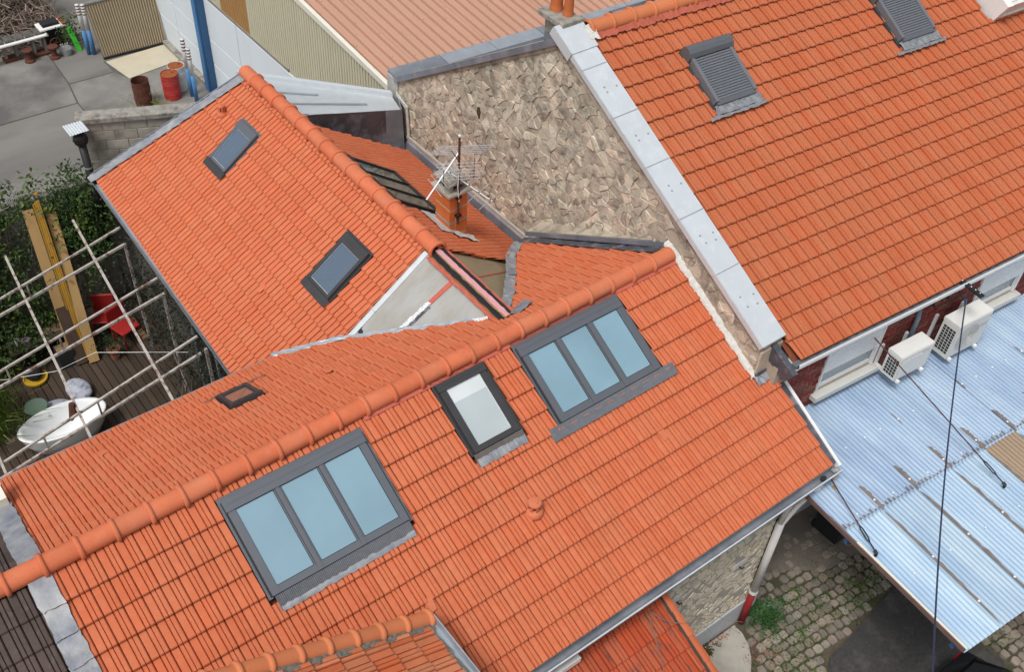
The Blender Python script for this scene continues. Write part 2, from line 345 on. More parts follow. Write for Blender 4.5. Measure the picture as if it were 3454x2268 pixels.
def tile_geo(W, gauge, lip, prof, over=.04, thick=.022, nose=.014):
    vs = []; fs = []; n = len(prof)
    for y, dz in ((0, -.014), (nose, 0), (gauge+over, 0)):
        for x, h in prof: vs.append((x*W, y, lip*(1-y/gauge)+h*(1 if h > 0 or y == 0 else 1)+dz))
    for x, h in prof: vs.append((x*W, .004, lip+max(h, -.008)-thick-.004))
    for i in range(n-1):
        for r in range(2): fs.append((r*n+i, r*n+i+1, (r+1)*n+i+1, (r+1)*n+i))
        fs.append((3*n+i, 3*n+i+1, i+1, i))
    return vs, fs
def tile_roof(house, parts, W, gauge, lip, prof, mt, limit=300, name='tile', stuff='roof_tiles'):
    """parts: list of dict(S, u0, ncol, v0, nrow, keep=[(a,b,c)..] in (u,v), holes=[(u0,u1,v0,v1)])"""
    gv, gf = tile_geo(W, gauge, lip, prof); me = MB().add(gv, gf).mesh('tile', mt)
    items = []
    for d in parts:
        S = d['S']; shift = d.get('shift', 0)
        for j in range(d['nrow']):
            vb = d['v0']+j*gauge
            for i in range(d['ncol']):
                ul = d['u0']+i*W
                rect = (ul, ul+W, vb-gauge-.04, vb)
                state = 0; planes = []
                for a, b, c in d.get('keep', ()):
                    vals = [a*u+b*v-c for u in rect[:2] for v in rect[2:]]
                    if min(vals) >= -.012: state = -1; break
                    if max(vals) > .004: planes.append((a, b, c))
                if state < 0: continue
                pieces = [list(planes)] if planes else [None]
                for h in d.get('holes', ()):
                    if rect[0] >= h[1]-.004 or rect[1] <= h[0]+.004 or rect[2] >= h[3]-.004 or rect[3]-.004 <= h[2]: continue
                    new = []
                    for p in pieces:
                        base = p or []
                        if rect[0] < h[0]-.02: new.append(base+[(1, 0, h[0])])
                        if rect[1] > h[1]+.02: new.append(base+[(-1, 0, -h[1])])
                        if rect[2]+.04 < h[2]-.02: new.append(base+[(0, 1, h[2]), (-1, 0, -max(h[0], rect[0])), (1, 0, min(h[1], rect[1]))])
                        if rect[3] > h[3]+.02: new.append(base+[(0, -1, -h[3]), (-1, 0, -max(h[0], rect[0])), (1, 0, min(h[1], rect[1]))])
                    pieces = new
                M = S.M @ Matrix.Translation((ul, -vb, R.uniform(-.0015, .0015))) @ Euler((R.gauss(0, .004), R.gauss(0, .004), R.gauss(0, .003))).to_matrix().to_4x4()
                c = S.pt(ul+W/2, vb-gauge/2)
                for p in pieces:
                    if p is None: items.append((c, M, None)); continue
                    polys = []
                    for f in gf:
                        poly = [(gv[k][0]+ul, vb-gv[k][1], gv[k][2]) for k in f]
                        for a, b, cc in p:
                            poly = clip_poly(poly, a, b, cc)
                            if len(poly) < 3: break
                        if len(poly) >= 3: polys.append([(q[0]-ul, vb-q[1], q[2]) for q in poly])
                    if polys: items.append((c, M, polys))
    items.sort(key=lambda t: (t[0]-CAM).length)
    rest = MB()
    for k, (c, M, polys) in enumerate(items):
        if k < limit:
            if polys is None: mm = me
            else:
                b = MB()
                for p in polys: b.quad(*p)
                mm = b.mesh('tile', mt)
            obj(name, mm, house, M)
        else:
            if polys is None: rest.add([M @ V(v) for v in gv], gf)
            else:
                for p in polys: rest.quad(*[M @ V(q) for q in p])
    if rest.v: tag(rest.build(stuff, mt, house), kind='stuff')
    return len(items)
def ridge_mesh(L, r, mt, collar=.05, lift=.026):
    mb = MB(); n = 14; prof = []
    st = [(0, r-.004), (.004, r+lift*.7), (.016, r+lift), (.042, r+lift), (.054, r+lift*.6), (.058, r), (.08, r), (L*.5, r), (L+.03, r*.97)]
    for x, rr in st:
        for j in range(n+1):
            t = -.12*PI+1.24*PI*j/n
            sy, sz = math.cos(t)*rr*1.12, math.sin(t)*rr
            prof.append((x, sy, sz))
    fs = []
    for i in range(len(st)-1):
        for j in range(n): a = i*(n+1)+j; fs.append((a, a+1, a+n+2, a+n+1))
    vs = prof+[(0, math.cos(-.12*PI+1.24*PI*j/n)*(r-.014)*1.12, math.sin(-.12*PI+1.24*PI*j/n)*(r-.014)) for j in range(n+1)]
    k = len(prof)
    for j in range(n): fs.append((j, k+j, k+j+1, j+1))
    mb.add(vs, fs)
    for y in (-.5, .5):  # fixing screw heads
        mb.add(*_dome(.16, y*r*1.0, r*.87, .009)); mb.add(*_dome(L-.06, y*r, r*.87, .009))
    return mb.mesh('ridge_tile', mt, True)
def _dome(x, y, z, r):
    vs = [(x+r*math.cos(t*PI/3), y+r*math.sin(t*PI/3), z) for t in range(6)]+[(x, y, z+r)]
    return vs, [(i, (i+1) % 6, 6) for i in range(6)]
def ridge_run(house, p, q, L, r, mt, name='ridge_tile', flip=False, drop=.02):
    p, q = V(p), V(q); d = (q-p).normalized(); side = V((0, 0, 1)).cross(d).normalized(); up = d.cross(side)
    me = ridge_mesh(L, r, mt); n = int(round((q-p).length/L))
    for i in range(n):
        M = Matrix((d, side, up)).transposed().to_4x4(); M.translation = p+d*(i*L)+V((R.gauss(0, .002), R.gauss(0, .002), R.gauss(0, .002)))-up*drop
        obj(name, me, house, M @ Euler((R.gauss(0, .01), R.gauss(0, .004), R.gauss(0, .005))).to_matrix().to_4x4())
def gutter(name, parent, p, q, out, r=.065, mt=None, joints=0):
    mb = MB(); pr = []
    for k in range(9): t = PI+PI*k/8; pr.append((math.cos(t)*r+r, math.sin(t)*r))
    pr = [(-.005, .02)]+pr+[(2*r+.012, .014), (2*r+.016, -.004), (2*r+.004, -.008)]
    inner = [(a, b-.004) for a, b in reversed(pr)]
    mb.sweep(pr+inner, p, q, V(out), V((0, 0, 1)), cap=True)
    o = mb.build(name, mt or ZINC, parent)
    for k in range(joints):
        t = (k+.5)/joints; c = V(p).lerp(V(q), t); d = (V(q)-V(p)).normalized()*.02
        MB().sweep([(a*1.03-.002, b*1.05-.003) for a, b in pr], c-d, c+d, V(out), V((0, 0, 1))).build('gutter_joint', mt or ZINC, o)
    return o
def strips(S, u0, u1, v0, v1, w0, w1): # box in slope coordinates
    return (u0, -v1, w0), (u1, -v0, w1), S.M
def roof_window(house, S, u0, u1, v0, v1, h=.07, panes=1, fm=FRAME, pm=PANE, side=.06, head=.11, foot=.08, mull=.10, skirt=None, skirtmat=None, lead=0, headflash=0, blind=0, pleat=0, silver=False):
    o = MB()
    def bx(mb, a, b, c, d, e, f): mb.box((a, -d, e), (b, -c, f), S.M)
    # outer flashing tray
    bx(o, u0-.05, u0+.005, v0-.04, v1+.02, -.02, .028); bx(o, u1-.005, u1+.05, v0-.04, v1+.02, -.02, .028)
    bx(o, u0-.05, u1+.05, v0-.06-headflash, v0+.01, -.02, .03)
    root = o.build('roof_window', [FRAMEDK if fm is FRAMEDK else FRAME], house)
    f = MB()
    bx(f, u0, u0+side, v0, v1, -.01, h); bx(f, u1-side, u1, v0, v1, -.01, h)
    bx(f, u0-.012, u1+.012, v0-.008, v0+head, -.01, h+.016); bx(f, u0+side, u1-side, v1-foot, v1, -.01, h-.008)
    bx(f, u0+.01, u1-.01, v0+head*.35, v0+head*.40, h+.010, h+.020)
    pw = (u1-u0-2*side-(panes-1)*mull)/panes
    for k in range(1, panes):
        a = u0+side+k*pw+(k-1)*mull; bx(f, a+.022, a+mull-.022, v0+head, v1, -.01, h+.004); bx(f, a, a+.018, v0+head, v1-.03, -.01, h-.012); bx(f, a+mull-.018, a+mull, v0+head, v1-.03, -.01, h-.012)
    f.build('frame', fm, root)
    g = MB()   # black gaskets
    bx(g, u0-.02, u0, v0, v1, -.01, h*.55); bx(g, u1, u1+.02, v0, v1, -.01, h*.55); bx(g, u0, u1, v1, v1+.015, -.01, h*.5)
    g.build('gasket', RUBBER, root)
    for k in range(panes):
        a = u0+side+k*(pw+mull)
        p = MB(); bx(p, a, a+pw, v0+head, v1-foot, h*.35, h*.72); p.build('pane', pm, root)
        e = MB(); em = ALU if silver else RUBBER   # inner bead round the glass; the black one paints the frame's shadow line
        for (a0, a1, b0, b1) in ((a, a+.006, v0+head, v1-foot), (a+pw-.006, a+pw, v0+head, v1-foot), (a, a+pw, v0+head, v0+head+.008), (a, a+pw, v1-foot-.008, v1-foot)): bx(e, a0, a1, b0, b1, h*.6, h*.78)
        e.build('bead', em, root)
        if blind:
            q = MB(); bx(q, a+.014, a+pw-.014, v0+head+.014, v0+head+blind, h*.73, h*.75); q.build('blind', PANEB, root)
    if skirt:
        sk = MB(); a0, a1, b1 = skirt; b0 = v1+.01; n = max(8, int((a1-a0)/.011)) if pleat else 12
        vs = []; fs = []
        for i in range(n+1):
            u = a0+(a1-a0)*i/n; z = (.060 if i % 2 else .054) if pleat else .058+R.uniform(-.003, .003)
            vs += [S.pt(u, b0, z+.005), S.pt(u, (b0+b1)/2, z), S.pt(u, b1+R.uniform(-.004, .004), z-.004)]
        for i in range(n):
            k = i*3; fs += [(k, k+1, k+4, k+3), (k+1, k+2, k+5, k+4)]
        sk.add(vs, fs); sk.build('apron', skirtmat or PLEAT, root)
        if lead:
            ld = MB(); vs = []; fs = []; n = 40
            for i in range(n+1):
                u = a0+.01+(a1-a0-.02)*i/n; vs += [S.pt(u, b1-lead+R.uniform(-.012, .012), .066), S.pt(u, b1-lead*.4, .066+R.uniform(-.003, .004)), S.pt(u, b1+.012+R.uniform(-.010, .010), .058)]
            for i in range(n): k = i*3; fs += [(k, k+1, k+4, k+3), (k+1, k+2, k+5, k+4)]
            ld.add(vs, fs); ld.build('lead_dressing', LEAD, root)
    return root
def crumple(F, a0, a1, b0, b1, na, nb, amp, mt, name, parent, edge=.012, smooth=False):
    """a dressed sheet: grid of points with crumples; F(a,b,h) -> world"""
    vs = []; fs = []
    for i in range(na+1):
        for j in range(nb+1):
            a = a0+(a1-a0)*i/na; b = b0+(b1-b0)*j/nb
            if i in (0, na) or j in (0, nb): a += R.uniform(-edge, edge); b += R.uniform(-edge, edge)
            vs.append(F(a, b, R.uniform(0, amp)))
    for i in range(na):
        for j in range(nb): k = i*(nb+1)+j; fs.append((k, k+1, k+nb+2, k+nb+1))
    return MB().add(vs, fs).build(name, mt, parent, smooth)
def leaves(mb, pts, size, n, spread, up=.3):
    for c in pts:
        for _ in range(n):
            p = V(c)+V((R.gauss(0, spread), R.gauss(0, spread), R.gauss(0, spread)))
            d = V((R.gauss(0, 1), R.gauss(0, 1), R.gauss(0, 1)+up)).normalized(); e = d.orthogonal().normalized(); e.rotate(Matrix.Rotation(R.uniform(0, 6.3), 3, d)); g = d.cross(e)
            s_ = size*R.uniform(.6, 1.3)
            mb.quad(p-e*s_, p-g*s_*.45+d*s_*.12, p+e*s_, p+g*s_*.45+d*s_*.12)
def blades(mb, c, n, h, spread, wd=.012):
    c = V(c)
    for _ in range(n):
        p = c+V((R.gauss(0, spread), R.gauss(0, spread), 0)); t = V((R.gauss(0, .5), R.gauss(0, .5), 1)).normalized()*h*R.uniform(.5, 1.2)
        s_ = t.orthogonal().normalized()*wd; mb.quad(p-s_, p+s_, p+t*.6+s_*.8+V((0, 0, 0)), p+t+V((t.x, t.y, -h*.15)))
# ================================================================ SETTING
c28, s28 = math.cos(math.radians(28)), math.sin(math.radians(28))
struct('ground', MB().quad((-120, -120, -1.62), (160, -120, -1.62), (160, 200, -1.62), (-120, 200, -1.62)), EARTH2)
yard = struct('yard', MB().box((-10, 18.2, -1.6), (10.6, 60, -1.515)), mat('yard_base', (.10, .095, .085), .95))
def slab(poly, z, mt, name, parent): return MB().slab([(x, y, z-.05) for x, y in poly], (0, 0, .05)).build(name, mt, parent)
SL = [mat('concrete_slab_a', (.205, .195, .182), .9, var=.16, scale=.9, col2=(.12, .115, .11), c2=.42, c2scale=.45, c2soft=.12, bump=.12, bscale=60, stretch=(.5, 1.6, 1)), CONC]
slab([(-9, 18.4), (6.80, 18.4), (6.83, 28.13), (-9, 28.55)], -1.5, SL[0], 'concrete_slab', yard)
slab([(6.84, 18.4), (10.45, 18.4), (10.45, 28.75), (8.6, 28.60), (8.40, 29.2), (7.04, 29.25), (6.87, 28.1)], -1.5, SL[1], 'concrete_slab', yard)
slab([(-9, 28.6), (6.83, 28.18), (7.0, 29.25), (7.10, 30.9), (7.1, 59), (-9, 59)], -1.5, SL[1], 'concrete_slab', yard)
slab([(7.05, 29.29), (8.38, 29.24), (8.36, 29.95), (10.45, 29.97), (10.45, 59), (7.14, 59), (7.14, 30.9)], -1.5, SL[0], 'concrete_slab', yard)
slab([(8.62, 28.62), (10.45, 28.82), (10.45, 29.93), (8.42, 29.91)], -1.494, CONCPALE, 'concrete_slab', yard)

# courtyard in front of the houses
court = struct('courtyard', MB().box((-2, -14, -.25), (30, 5.6, -.03)), EARTH)
struct('asphalt', MB().slab([(9.75, -12, -.03), (9.72, 2.2, -.03), (9.76, 3.05, -.03), (10.0, 3.22, -.03), (10.4, 3.25, -.03), (11.2, 3.36, -.03), (12.02, 3.46, -.03), (12.4, 3.2, -.03), (12.25, 2.4, -.03), (12.22, 1.9, -.03), (12.3, 1.5, -.03), (12.15, 1.4, -.03), (12.5, .8, -.03), (12.6, -12, -.03)], (0, 0, .032)), ASPH)
struct('concrete_pad', MB().slab([(6.5, 4.55, -.03), (9.14, 4.55, -.03), (9.14, 4.36, -.03), (9.06, 4.14, -.03), (8.92, 3.95, -.03), (8.75, 3.8, -.03), (8.3, 3.5, -.03), (6.5, 3.3, -.03)], (0, 0, .045)), CONCPALE2 if 'CONCPALE2' in globals() else mat('pad_concrete', (.43, .41, .36), .95, var=.12, scale=5, col2=(.33, .31, .27), c2=.4, c2scale=3, bump=.3, bscale=50))
struct('dusty_paving', MB().slab([(9.7, 5.55, -.03), (10.0, 4.95, -.03), (10.7, 4.75, -.03), (11.3, 4.35, -.03), (11.9, 4.3, -.03), (12.3, 4.0, -.03), (16, 4.0, -.03), (16, 5.55, -.03)], (0, 0, .044)), EARTH2)
# cobbles, each a stone of its own
cv = []
for k in range(7):
    a, b = R.uniform(.066, .084), R.uniform(.062, .082); t = .016; n = 10; vs = []; fs = []
    for z, sh in ((-.06, 1), (.012, 1), (.026, .86)):
        for j in range(n):
            th = 2*PI*j/n+.3; q = 1/max(abs(math.cos(th)), abs(math.sin(th)))**.93; vs.append((math.cos(th)*q*a*sh*R.uniform(.95, 1.04), math.sin(th)*q*b*sh*R.uniform(.95, 1.04), z+(R.uniform(-.004, .004) if z > 0 else 0)))
    for r in range(2):
        for j in range(n): fs.append((r*n+j, r*n+(j+1) % n, (r+1)*n+(j+1) % n, (r+1)*n+j))
    fs.append(tuple(range(2*n, 3*n))); cv.append(MB().add(vs, fs).mesh('cobble', COB))
def inside(p, poly):
    r = False; n = len(poly)
    for i in range(n):
        (x0, y0), (x1, y1) = poly[i], poly[(i+1) % n]
        if (y0 > p[1]) != (y1 > p[1]) and p[0] < (x1-x0)*(p[1]-y0)/(y1-y0)+x0: r = not r
    return r
cobpoly = [(9.3, 4.6), (9.75, 5.4), (12.2, 5.3), (12.2, 3.9), (12.0, 3.55), (11.2, 3.45), (10.4, 3.33), (9.95, 3.3), (9.68, 3.1), (9.64, 2.2), (8.3, 2.4), (8.3, 3.4), (8.80, 3.74), (9.0, 3.95), (9.14, 4.15), (9.2, 4.35)]
cobpoly2 = [(12.32, 2.05), (12.3, 1.5), (12.3, 1.0), (13.9, 1.0), (13.9, 2.6), (12.5, 2.6)]
ca = math.radians(-6); cands = []
for i in range(-10, 45):
    for j in range(-40, 40):
        a, b = (i+((j*37) % 10)*.1)*.166+R.uniform(-.016, .016), j*.162+R.uniform(-.012, .012)
        x, y = 8.2+a*math.cos(ca)-b*math.sin(ca), 3.3+a*math.sin(ca)+b*math.cos(ca)
        if inside((x, y), cobpoly) or inside((x, y), cobpoly2):
            if not (y > 4.75-.35*(x-10.2) and R.random() < .45): cands.append((x, y))
cands.sort(key=lambda p: (V((p[0], p[1], 0))-CAM).length)
for x, y in cands[:300]:
    obj('cobble', R.choice(cv), court, Matrix.LocRotScale(V((x, y, R.uniform(-.012, .004))), Euler((R.gauss(0, .04), R.gauss(0, .04), ca+R.gauss(0, .09)+R.choice((0, PI/2)))), V((R.uniform(.88, 1.08), R.uniform(.88, 1.08), 1))))
if len(cands) > 300:
    mb = MB()
    for x, y in cands[300:]:
        me = R.choice(cv); M = Matrix.LocRotScale(V((x, y, R.uniform(-.012, .004))), Euler((0, 0, ca+R.gauss(0, .09))), V((1, 1, 1))); mb.add([M @ v.co for v in me.vertices], [tuple(p.vertices) for p in me.polygons])
    tag(mb.build('far_cobbles', COB, court), kind='stuff')
wb = MB()
for k in range(330):
    x, y = R.choice([(R.gauss(11.3, .45), R.gauss(3.75, .2)), (R.gauss(11.75, .25), R.gauss(3.8, .3)), (R.gauss(10.4, .5), R.gauss(4.0, .3)), (R.uniform(8.9, 11.8), R.uniform(2.9, 4.6)), (R.gauss(12.6, .3), R.gauss(2.0, .2)), (R.gauss(9.6, .3), R.gauss(3.6, .3))])
    if inside((x, y), cobpoly) or inside((x, y), cobpoly2):
        blades(wb, (x, y, -.01), 9, .06, .05, .010); leaves(wb, [(x, y, .02)], .022, 9, .045)
tag(wb.build('weeds', GRASS), 'small green weeds and moss growing between the cobbles', 'weeds', kind='stuff')

# back yard deck
deck = struct('deck', MB().box((-6, 10.3, -.3), (4.45, 18.05, -.07)), mat('deck_joist', (.03, .025, .02), .95))
for i in range(36):
    x = -.6+i*.142
    cuts = [10.4, R.uniform(12.5, 15.5), 18.0]
    for a, b in zip(cuts, cuts[1:]):
        M = Matrix.Translation((x, a, R.uniform(-.008, .002)))
        MB().bbox((0, 0, -.04), (.130+R.uniform(-.004, .004), b-a-.012, 0), .006, M).build('deck_board', WOODDK, deck)

# ================================================================ MAIN HOUSE
main = thing('main_house', 'long orange tiled house across the middle with two triple skylights', 'house')
SF = Slope((0, 7.79, 5.555), (1, 0, 0), (0, c28, s28)); SK = Slope((0, 7.79, 5.555), (-1, 0, 0), (0, -c28, s28))
ux = MB()
ux.quad(SF.pt(-.02, .02, -.09), SF.pt(9.95, .02, -.09), SF.pt(9.95, 3.78, -.09), SF.pt(-.02, 3.78, -.09))
ux.quad(SK.pt(0, .02, -.09), SK.pt(-9.6, .02, -.09), SK.pt(-9.6, 2.7, -.09), SK.pt(-8.6, 2.7, -.09), SK.pt(-6.95, .5, -.09), SK.pt(-5.25, 2.45, -.09), SK.pt(-4.3, 3.1, -.09), SK.pt(0, 3.1, -.09))
ux.build('roof_deck', DECKUNDER, main)
yk = lambda y: (y-7.79)/c28
tile_roof(main, [
    dict(S=SF, u0=.326-.2145, ncol=47, v0=.455, nrow=11, keep=[(-1, 0, -.25), (1, 0, 9.93), (0, -1, -.10), (0, 1, 3.80)],
         holes=[(2.13, 4.10, .20, 1.58), (6.46, 8.37, .05, 1.44), (5.17, 6.03, .06, 1.30), (9.61, 10.3, -1, 2.17)]),
    dict(S=SK, u0=-6.95, ncol=32, v0=.455, nrow=9, keep=[(1, 0, -.27), (0, -1, -.10), (0, 1, 3.14), (1.035, c28, 8.25+1.035*6.95-7.79+.0), (.56, c28, 10.03+.56*5.25-7.79)] if False else
         [(1, 0, -.27), (0, -1, -.10), (0, 1, 3.14), (-1.035, c28, 8.27+1.035*6.95-7.79), (-.56, c28, 10.03+.56*5.25-7.79)],
         holes=[(-3.68, -3.15, yk(9.36), yk(9.98))]),
    dict(S=SK, u0=-9.738, ncol=13, v0=.455, nrow=9, keep=[(-1, 0, 9.60), (-1, .13*c28, 9.62+.13*.26), (0, -1, -.10), (1.13, c28, 8.27-1.13*6.95-7.79), (0, 1, 3.14)]),
], .2145, .335, .050, PROF, TILE)
ridge_run(main, (-.62, 7.79, 5.60), (9.66, 7.79, 5.60), .4055, .112, RIDGE)
# underlay strip glimpsed under the ridge caps
MB().box((4.2, -.16, .012), (9.6, -.02, .030), SF.M).build('ridge_underlay', REDTAPE, main)
# skylights of the front slope
roof_window(main, SF, 2.19, 4.05, .265, 1.50, panes=3, side=.095, head=.14, foot=.085, mull=.10, skirt=(2.21, 4.04, 1.70), pleat=1, lead=.055)
roof_window(main, SF, 6.53, 8.31, .215, 1.375, panes=3, side=.10, head=.14, foot=.095, mull=.115, skirt=(6.30, 8.53, 1.565), pleat=1, headflash=.11)
w3 = roof_window(main, SF, 5.235, 5.965, .185, 1.185, panes=1, fm=FRAMEDK, pm=PANEW, side=.10, head=.10, foot=.075, skirt=(5.20, 5.98, 1.37), skirtmat=mat('brown_apron', (.11, .095, .085), .7, var=.2), lead=.10, headflash=.10, blind=.20, silver=True)
roof_window(main, SK, -3.64, -3.19, yk(9.40), yk(9.95), h=.09, panes=1, fm=FRAMEDK, pm=PANEBR, side=.05, head=.08, foot=.07, skirt=(-3.66, -3.17, yk(10.05)), skirtmat=RUBBER)
# brush-mark of old sealant beside the small skylight
crumple(lambda a, b, h: SK.pt(a, b, .05+h), -3.95, -3.0, yk(9.98), yk(10.03), 30, 2, .01, mat('sealant', (.20, .10, .075), .9), 'sealant', main, .012)
# vent tile
def vent(S, u, v, parent, r=.062):
    c = S.pt(u, v, .0); mb = MB(); mb.lathe([(r*1.6, -.06), (r*1.5, .045), (r*1.2, .075), (r, .085), (r, .10)], c, 20)
    o = mb.build('vent_pipe', RIDGE, parent, True)
    MB().lathe([(r*.8, .10), (r*.8, .17)], c, 16).build('vent_core', RUBBER, o)
    for k in range(7):
        t = 2*PI*k/7; MB().box((-.012, -.017, .09), (.006, .017, .175), Matrix.Translation(c) @ Matrix.Rotation(t, 4, 'Z') @ Matrix.Translation((r, 0, 0))).build('vent_bar', RIDGE, o)
    MB().lathe([(r*1.02, .17), (r*1.12, .175), (r*1.12, .20), (r*.95, .215), (r*.6, .218), (r*.5, .228), (.01, .23)], c, 20).build('vent_cap', RIDGE, o, False)
vent(SF, 5.55, 2.19, main, .082)
# cracked/replaced pale tiles: thin slips lying on the slope
for (S, u, v) in ((SF, 3.70, 2.44), (SF, 7.72, 2.12), (SK, -4.6, 1.55), (SK, -1.55, 2.35)):
    P = [(u, v), (u+.06, v-.03), (u+.11, v+.01), (u+.10, v+.14), (u+.02, v+.16)]
    MB().slab([S.pt(a, b, .036) for a, b in P], S.en*.012).build('loose_slip', RIDGE, main)
# gutters
gutter('gutter', main, (.25, 4.435, 3.715), (10.05, 4.425, 3.70), (0, -1, 0), .055, ZINCDARK, joints=4)
MB().bar((.25, 4.318, 3.735), (10.05, 4.308, 3.72), .018, .018).build('gutter_bead', ZINCNEW, main)
gutter('gutter', main, (.05, 10.53, 4.06), (4.5, 10.53, 4.06), (0, 1, 0), .05, joints=2)
MB().box((.3, 4.44, 3.60), (10.0, 4.47, 3.72)).build('fascia', WHITEDIRTY, main)
# verge on the right: dark soaker and white board, and its bracket
M_ = SF.M
MB().box((9.93, -3.80, -.02), (10.035, -2.22, .012), M_).build('verge_soaker', LEADDARK, main)
MB().box((10.035, -3.86, -.10), (10.082, -2.16, .03), M_).build('verge_board', WHITE, main)
MB().box((10.00, 4.35, 3.44), (10.06, 4.42, 3.66)).build('verge_end', mat('raw_board', (.55, .40, .26), .8), main)
MB().lathe([(.045, -.01), (.045, .01)], (9.72, 4.372, 3.70), 14, 1.2, .8).build('gutter_outlet', RUBBER, main)
MB().box((9.93, 4.34, 3.69), (9.98, 4.42, 3.71)).build('gutter_stop', GALV, main)
# lead strip against the neighbour roof
for S, s in ((SF, 1), (SK, -1)):
    for k in range(7 if s == 1 else 6):
        a, b = .10+k*.335-.02, .10+(k+1)*.335+.03
        crumple(lambda u, v, h, S=S: S.pt(u, v, .045+h+.03*((v-a)/(b-a))), s*.005, s*.265, a, b, 4, 4, .016, LEAD, 'lead_flashing', main, .012, True)
# mortar fillet where the roof meets the stone wall
def fillet(pts, r, mt, name, parent):
    mb = MB(); vs = []; fs = []; n = 110
    P = [V(p) for p in pts]; L = [(P[i+1]-P[i]).length for i in range(len(P)-1)]; T = sum(L)
    for i in range(n+1):
        d = T*i/n; k = 0
        while k < len(L)-1 and d > L[k]: d -= L[k]; k += 1
        q = P[k].lerp(P[k+1], min(1, d/L[k])); wv = R.uniform(.85, 1.15)
        vs += [q+V((-r*1.5*wv, 0, -.03)), q+V((-r*1.35*wv, 0, .028)), q+V((-r*.55*wv, 0, r*.5*wv)), q+V((.03, 0, r*1.3*wv))]
    for i in range(n):
        for j in range(3): k = i*4+j; fs.append((k, k+1, k+5, k+4))
    return mb.add(vs, fs).build(name, mt, parent, True)
fillet([(9.64, 7.95, 5.66), (9.64, 7.70, 5.56), (9.64, 5.86, 4.58)], .055, MORTAR, 'mortar_fillet', main)
crumple(lambda a, b, h: SF.pt(a, b, .05+h), 9.58, 10.06, 2.15, 2.30, 12, 4, .03, LEAD, 'lead_flashing', main, .012)
MB().box((9.60, 5.84, 4.55), (10.06, 5.865, 4.66)).build('lead_upstand', LEADDARK, main)
# dark stepped flashing where the back slope meets the stone wall
crumple(lambda a, b, h: V((a-.13*(b-8.05), b, 5.555-.5317*(b-7.79)+.06+h)), 9.44, 9.62, 8.02, 10.75, 5, 30, .02, LEADDARK, 'lead_flashing', main, .010)
def fx(y): return 9.62-.13*(y-8.05)
MB().slab([(fx(8.0), 8.0, 5.53), (fx(10.75), 10.75, 4.08), (fx(10.75), 10.75, 4.17), (fx(8.0), 8.0, 5.62)], (.03, 0, 0)).build('flashing_rail', ZINCDARK, main)
MB().add([(fx(8.0)+.03, 8.0, 5.62), (fx(10.75)+.03, 10.75, 4.17), (9.65, 10.75, 4.24), (9.65, 8.0, 5.64)], [(0, 1, 2, 3)]).build('mortar_fillet', STONEM, main)
# walls
MB().box((.3, 4.62, -.03), (9.58, 10.4, 3.62)).build('wall', STONEFM, main)
MB().slab([(9.58, 4.6, 3.6), (9.58, 10.4, 3.6), (9.58, 7.79, 5.3)], (-.2, 0, 0)).build('gable', STONEFM, main)
MB().box((6.4, 4.585, -.03), (9.60, 4.62, .58)).build('plinth', PLAST, main)
st = []
for sx, sy, poly in voronoi(3.3, 3.1, 18, 40, .8):
    F = lambda a, b, h: V((6.35+a, 4.618-h, .56+b))
    for a, b, c in ((1, 0, 3.22), (0, -1, -.03), (0, 1, 3.0)): poly = clip_poly(poly, a, b, c) if len(poly) > 2 else poly
    if len(poly) < 3 or R.random() < .2: continue
    vs, fs = stone_mesh(poly, F, R.uniform(.004, .012), R.uniform(.008, .020), STONEF); st.append(((6.35+sx, 4.6, .56+sy), vs, fs))
many(st, 'stone', STONEF, main, 300, 'wall_stones')
for x, z in ((7.35, 2.35), (8.72, 2.05)): MB().tube([(x, 4.62, z), (x, 4.55, z), (x+.04, 4.54, z+.02)], .012, 6).build('iron_hook', BLACKM, main)
for x, z in ((7.28, 2.45), (8.68, 2.1)): MB().slab([(x-.12, 4.60, z-.06), (x+.1, 4.60, z-.08), (x+.15, 4.60, z+.06), (x-.03, 4.60, z+.1)], (0, .01, 0)).build('plaster_patch', WHITE, main)
# downpipe
dp = MB().tube([(9.72, 4.37, 3.62), (9.70, 4.40, 3.45), (9.55, 4.50, 3.05), (9.36, 4.53, 2.72), (9.32, 4.53, 2.55)], .045, 10).tube([(9.58, 4.42, 3.55), (9.40, 4.53, 3.2), (9.32, 4.54, 2.75)], .042, 10).tube([(9.32, 4.53, 2.75), (9.30, 4.53, .95)], .062, 12).build('downpipe', PVCW, main, True)
MB().tube([(9.30, 4.53, .95), (9.29, 4.53, .90)], .072, 12).build('collar', PVCW, dp)
MB().tube([(9.30, 4.53, .92), (9.28, 4.53, 0)], .058, 12).build('boot', mat('red_iron', (.30, .02, .025), .5), dp, True)
MB().tube([(9.34, 4.60, 2.75), (9.33, 4.60, .9)], .03, 6).build('dark_cable_behind', RUBBER, dp)
place(main)
# ================================================================ SIDE HOUSE (wing behind, ridge running away)
side = thing('side_house', 'orange tiled rear wing with brick chimney stack and unfinished ridge', 'house')
bl = math.radians(35); br = math.radians(36.4)
BL = Slope((6.93, 0, 5.335), (0, -1, 0), (math.cos(bl), 0, math.sin(bl)))
BR = Slope((6.93, 0, 5.345), (0, 1, 0), (-math.cos(br), 0, math.sin(br)))
cb = math.cos(bl); cr = math.cos(br)
vl = lambda x: (6.93-x)/cb
vr = lambda x: (x-6.93)/cr
ux = MB()
ux.quad(BL.pt(-15.9, .02, -.09), BL.pt(-10.22, .02, -.09), BL.pt(-10.22, 2.1, -.09), BL.pt(-10.5, 3.6, -.09), BL.pt(-17.2, 3.36, -.09))
ux.quad(BR.pt(10.15, .02, -.09), BR.pt(14.6, .02, -.09), BR.pt(14.9, 3.1, -.09), BR.pt(10.7, 3.1, -.09), BR.pt(10.35, 2.1, -.09))
ux.build('roof_deck', DECKUNDER, side)
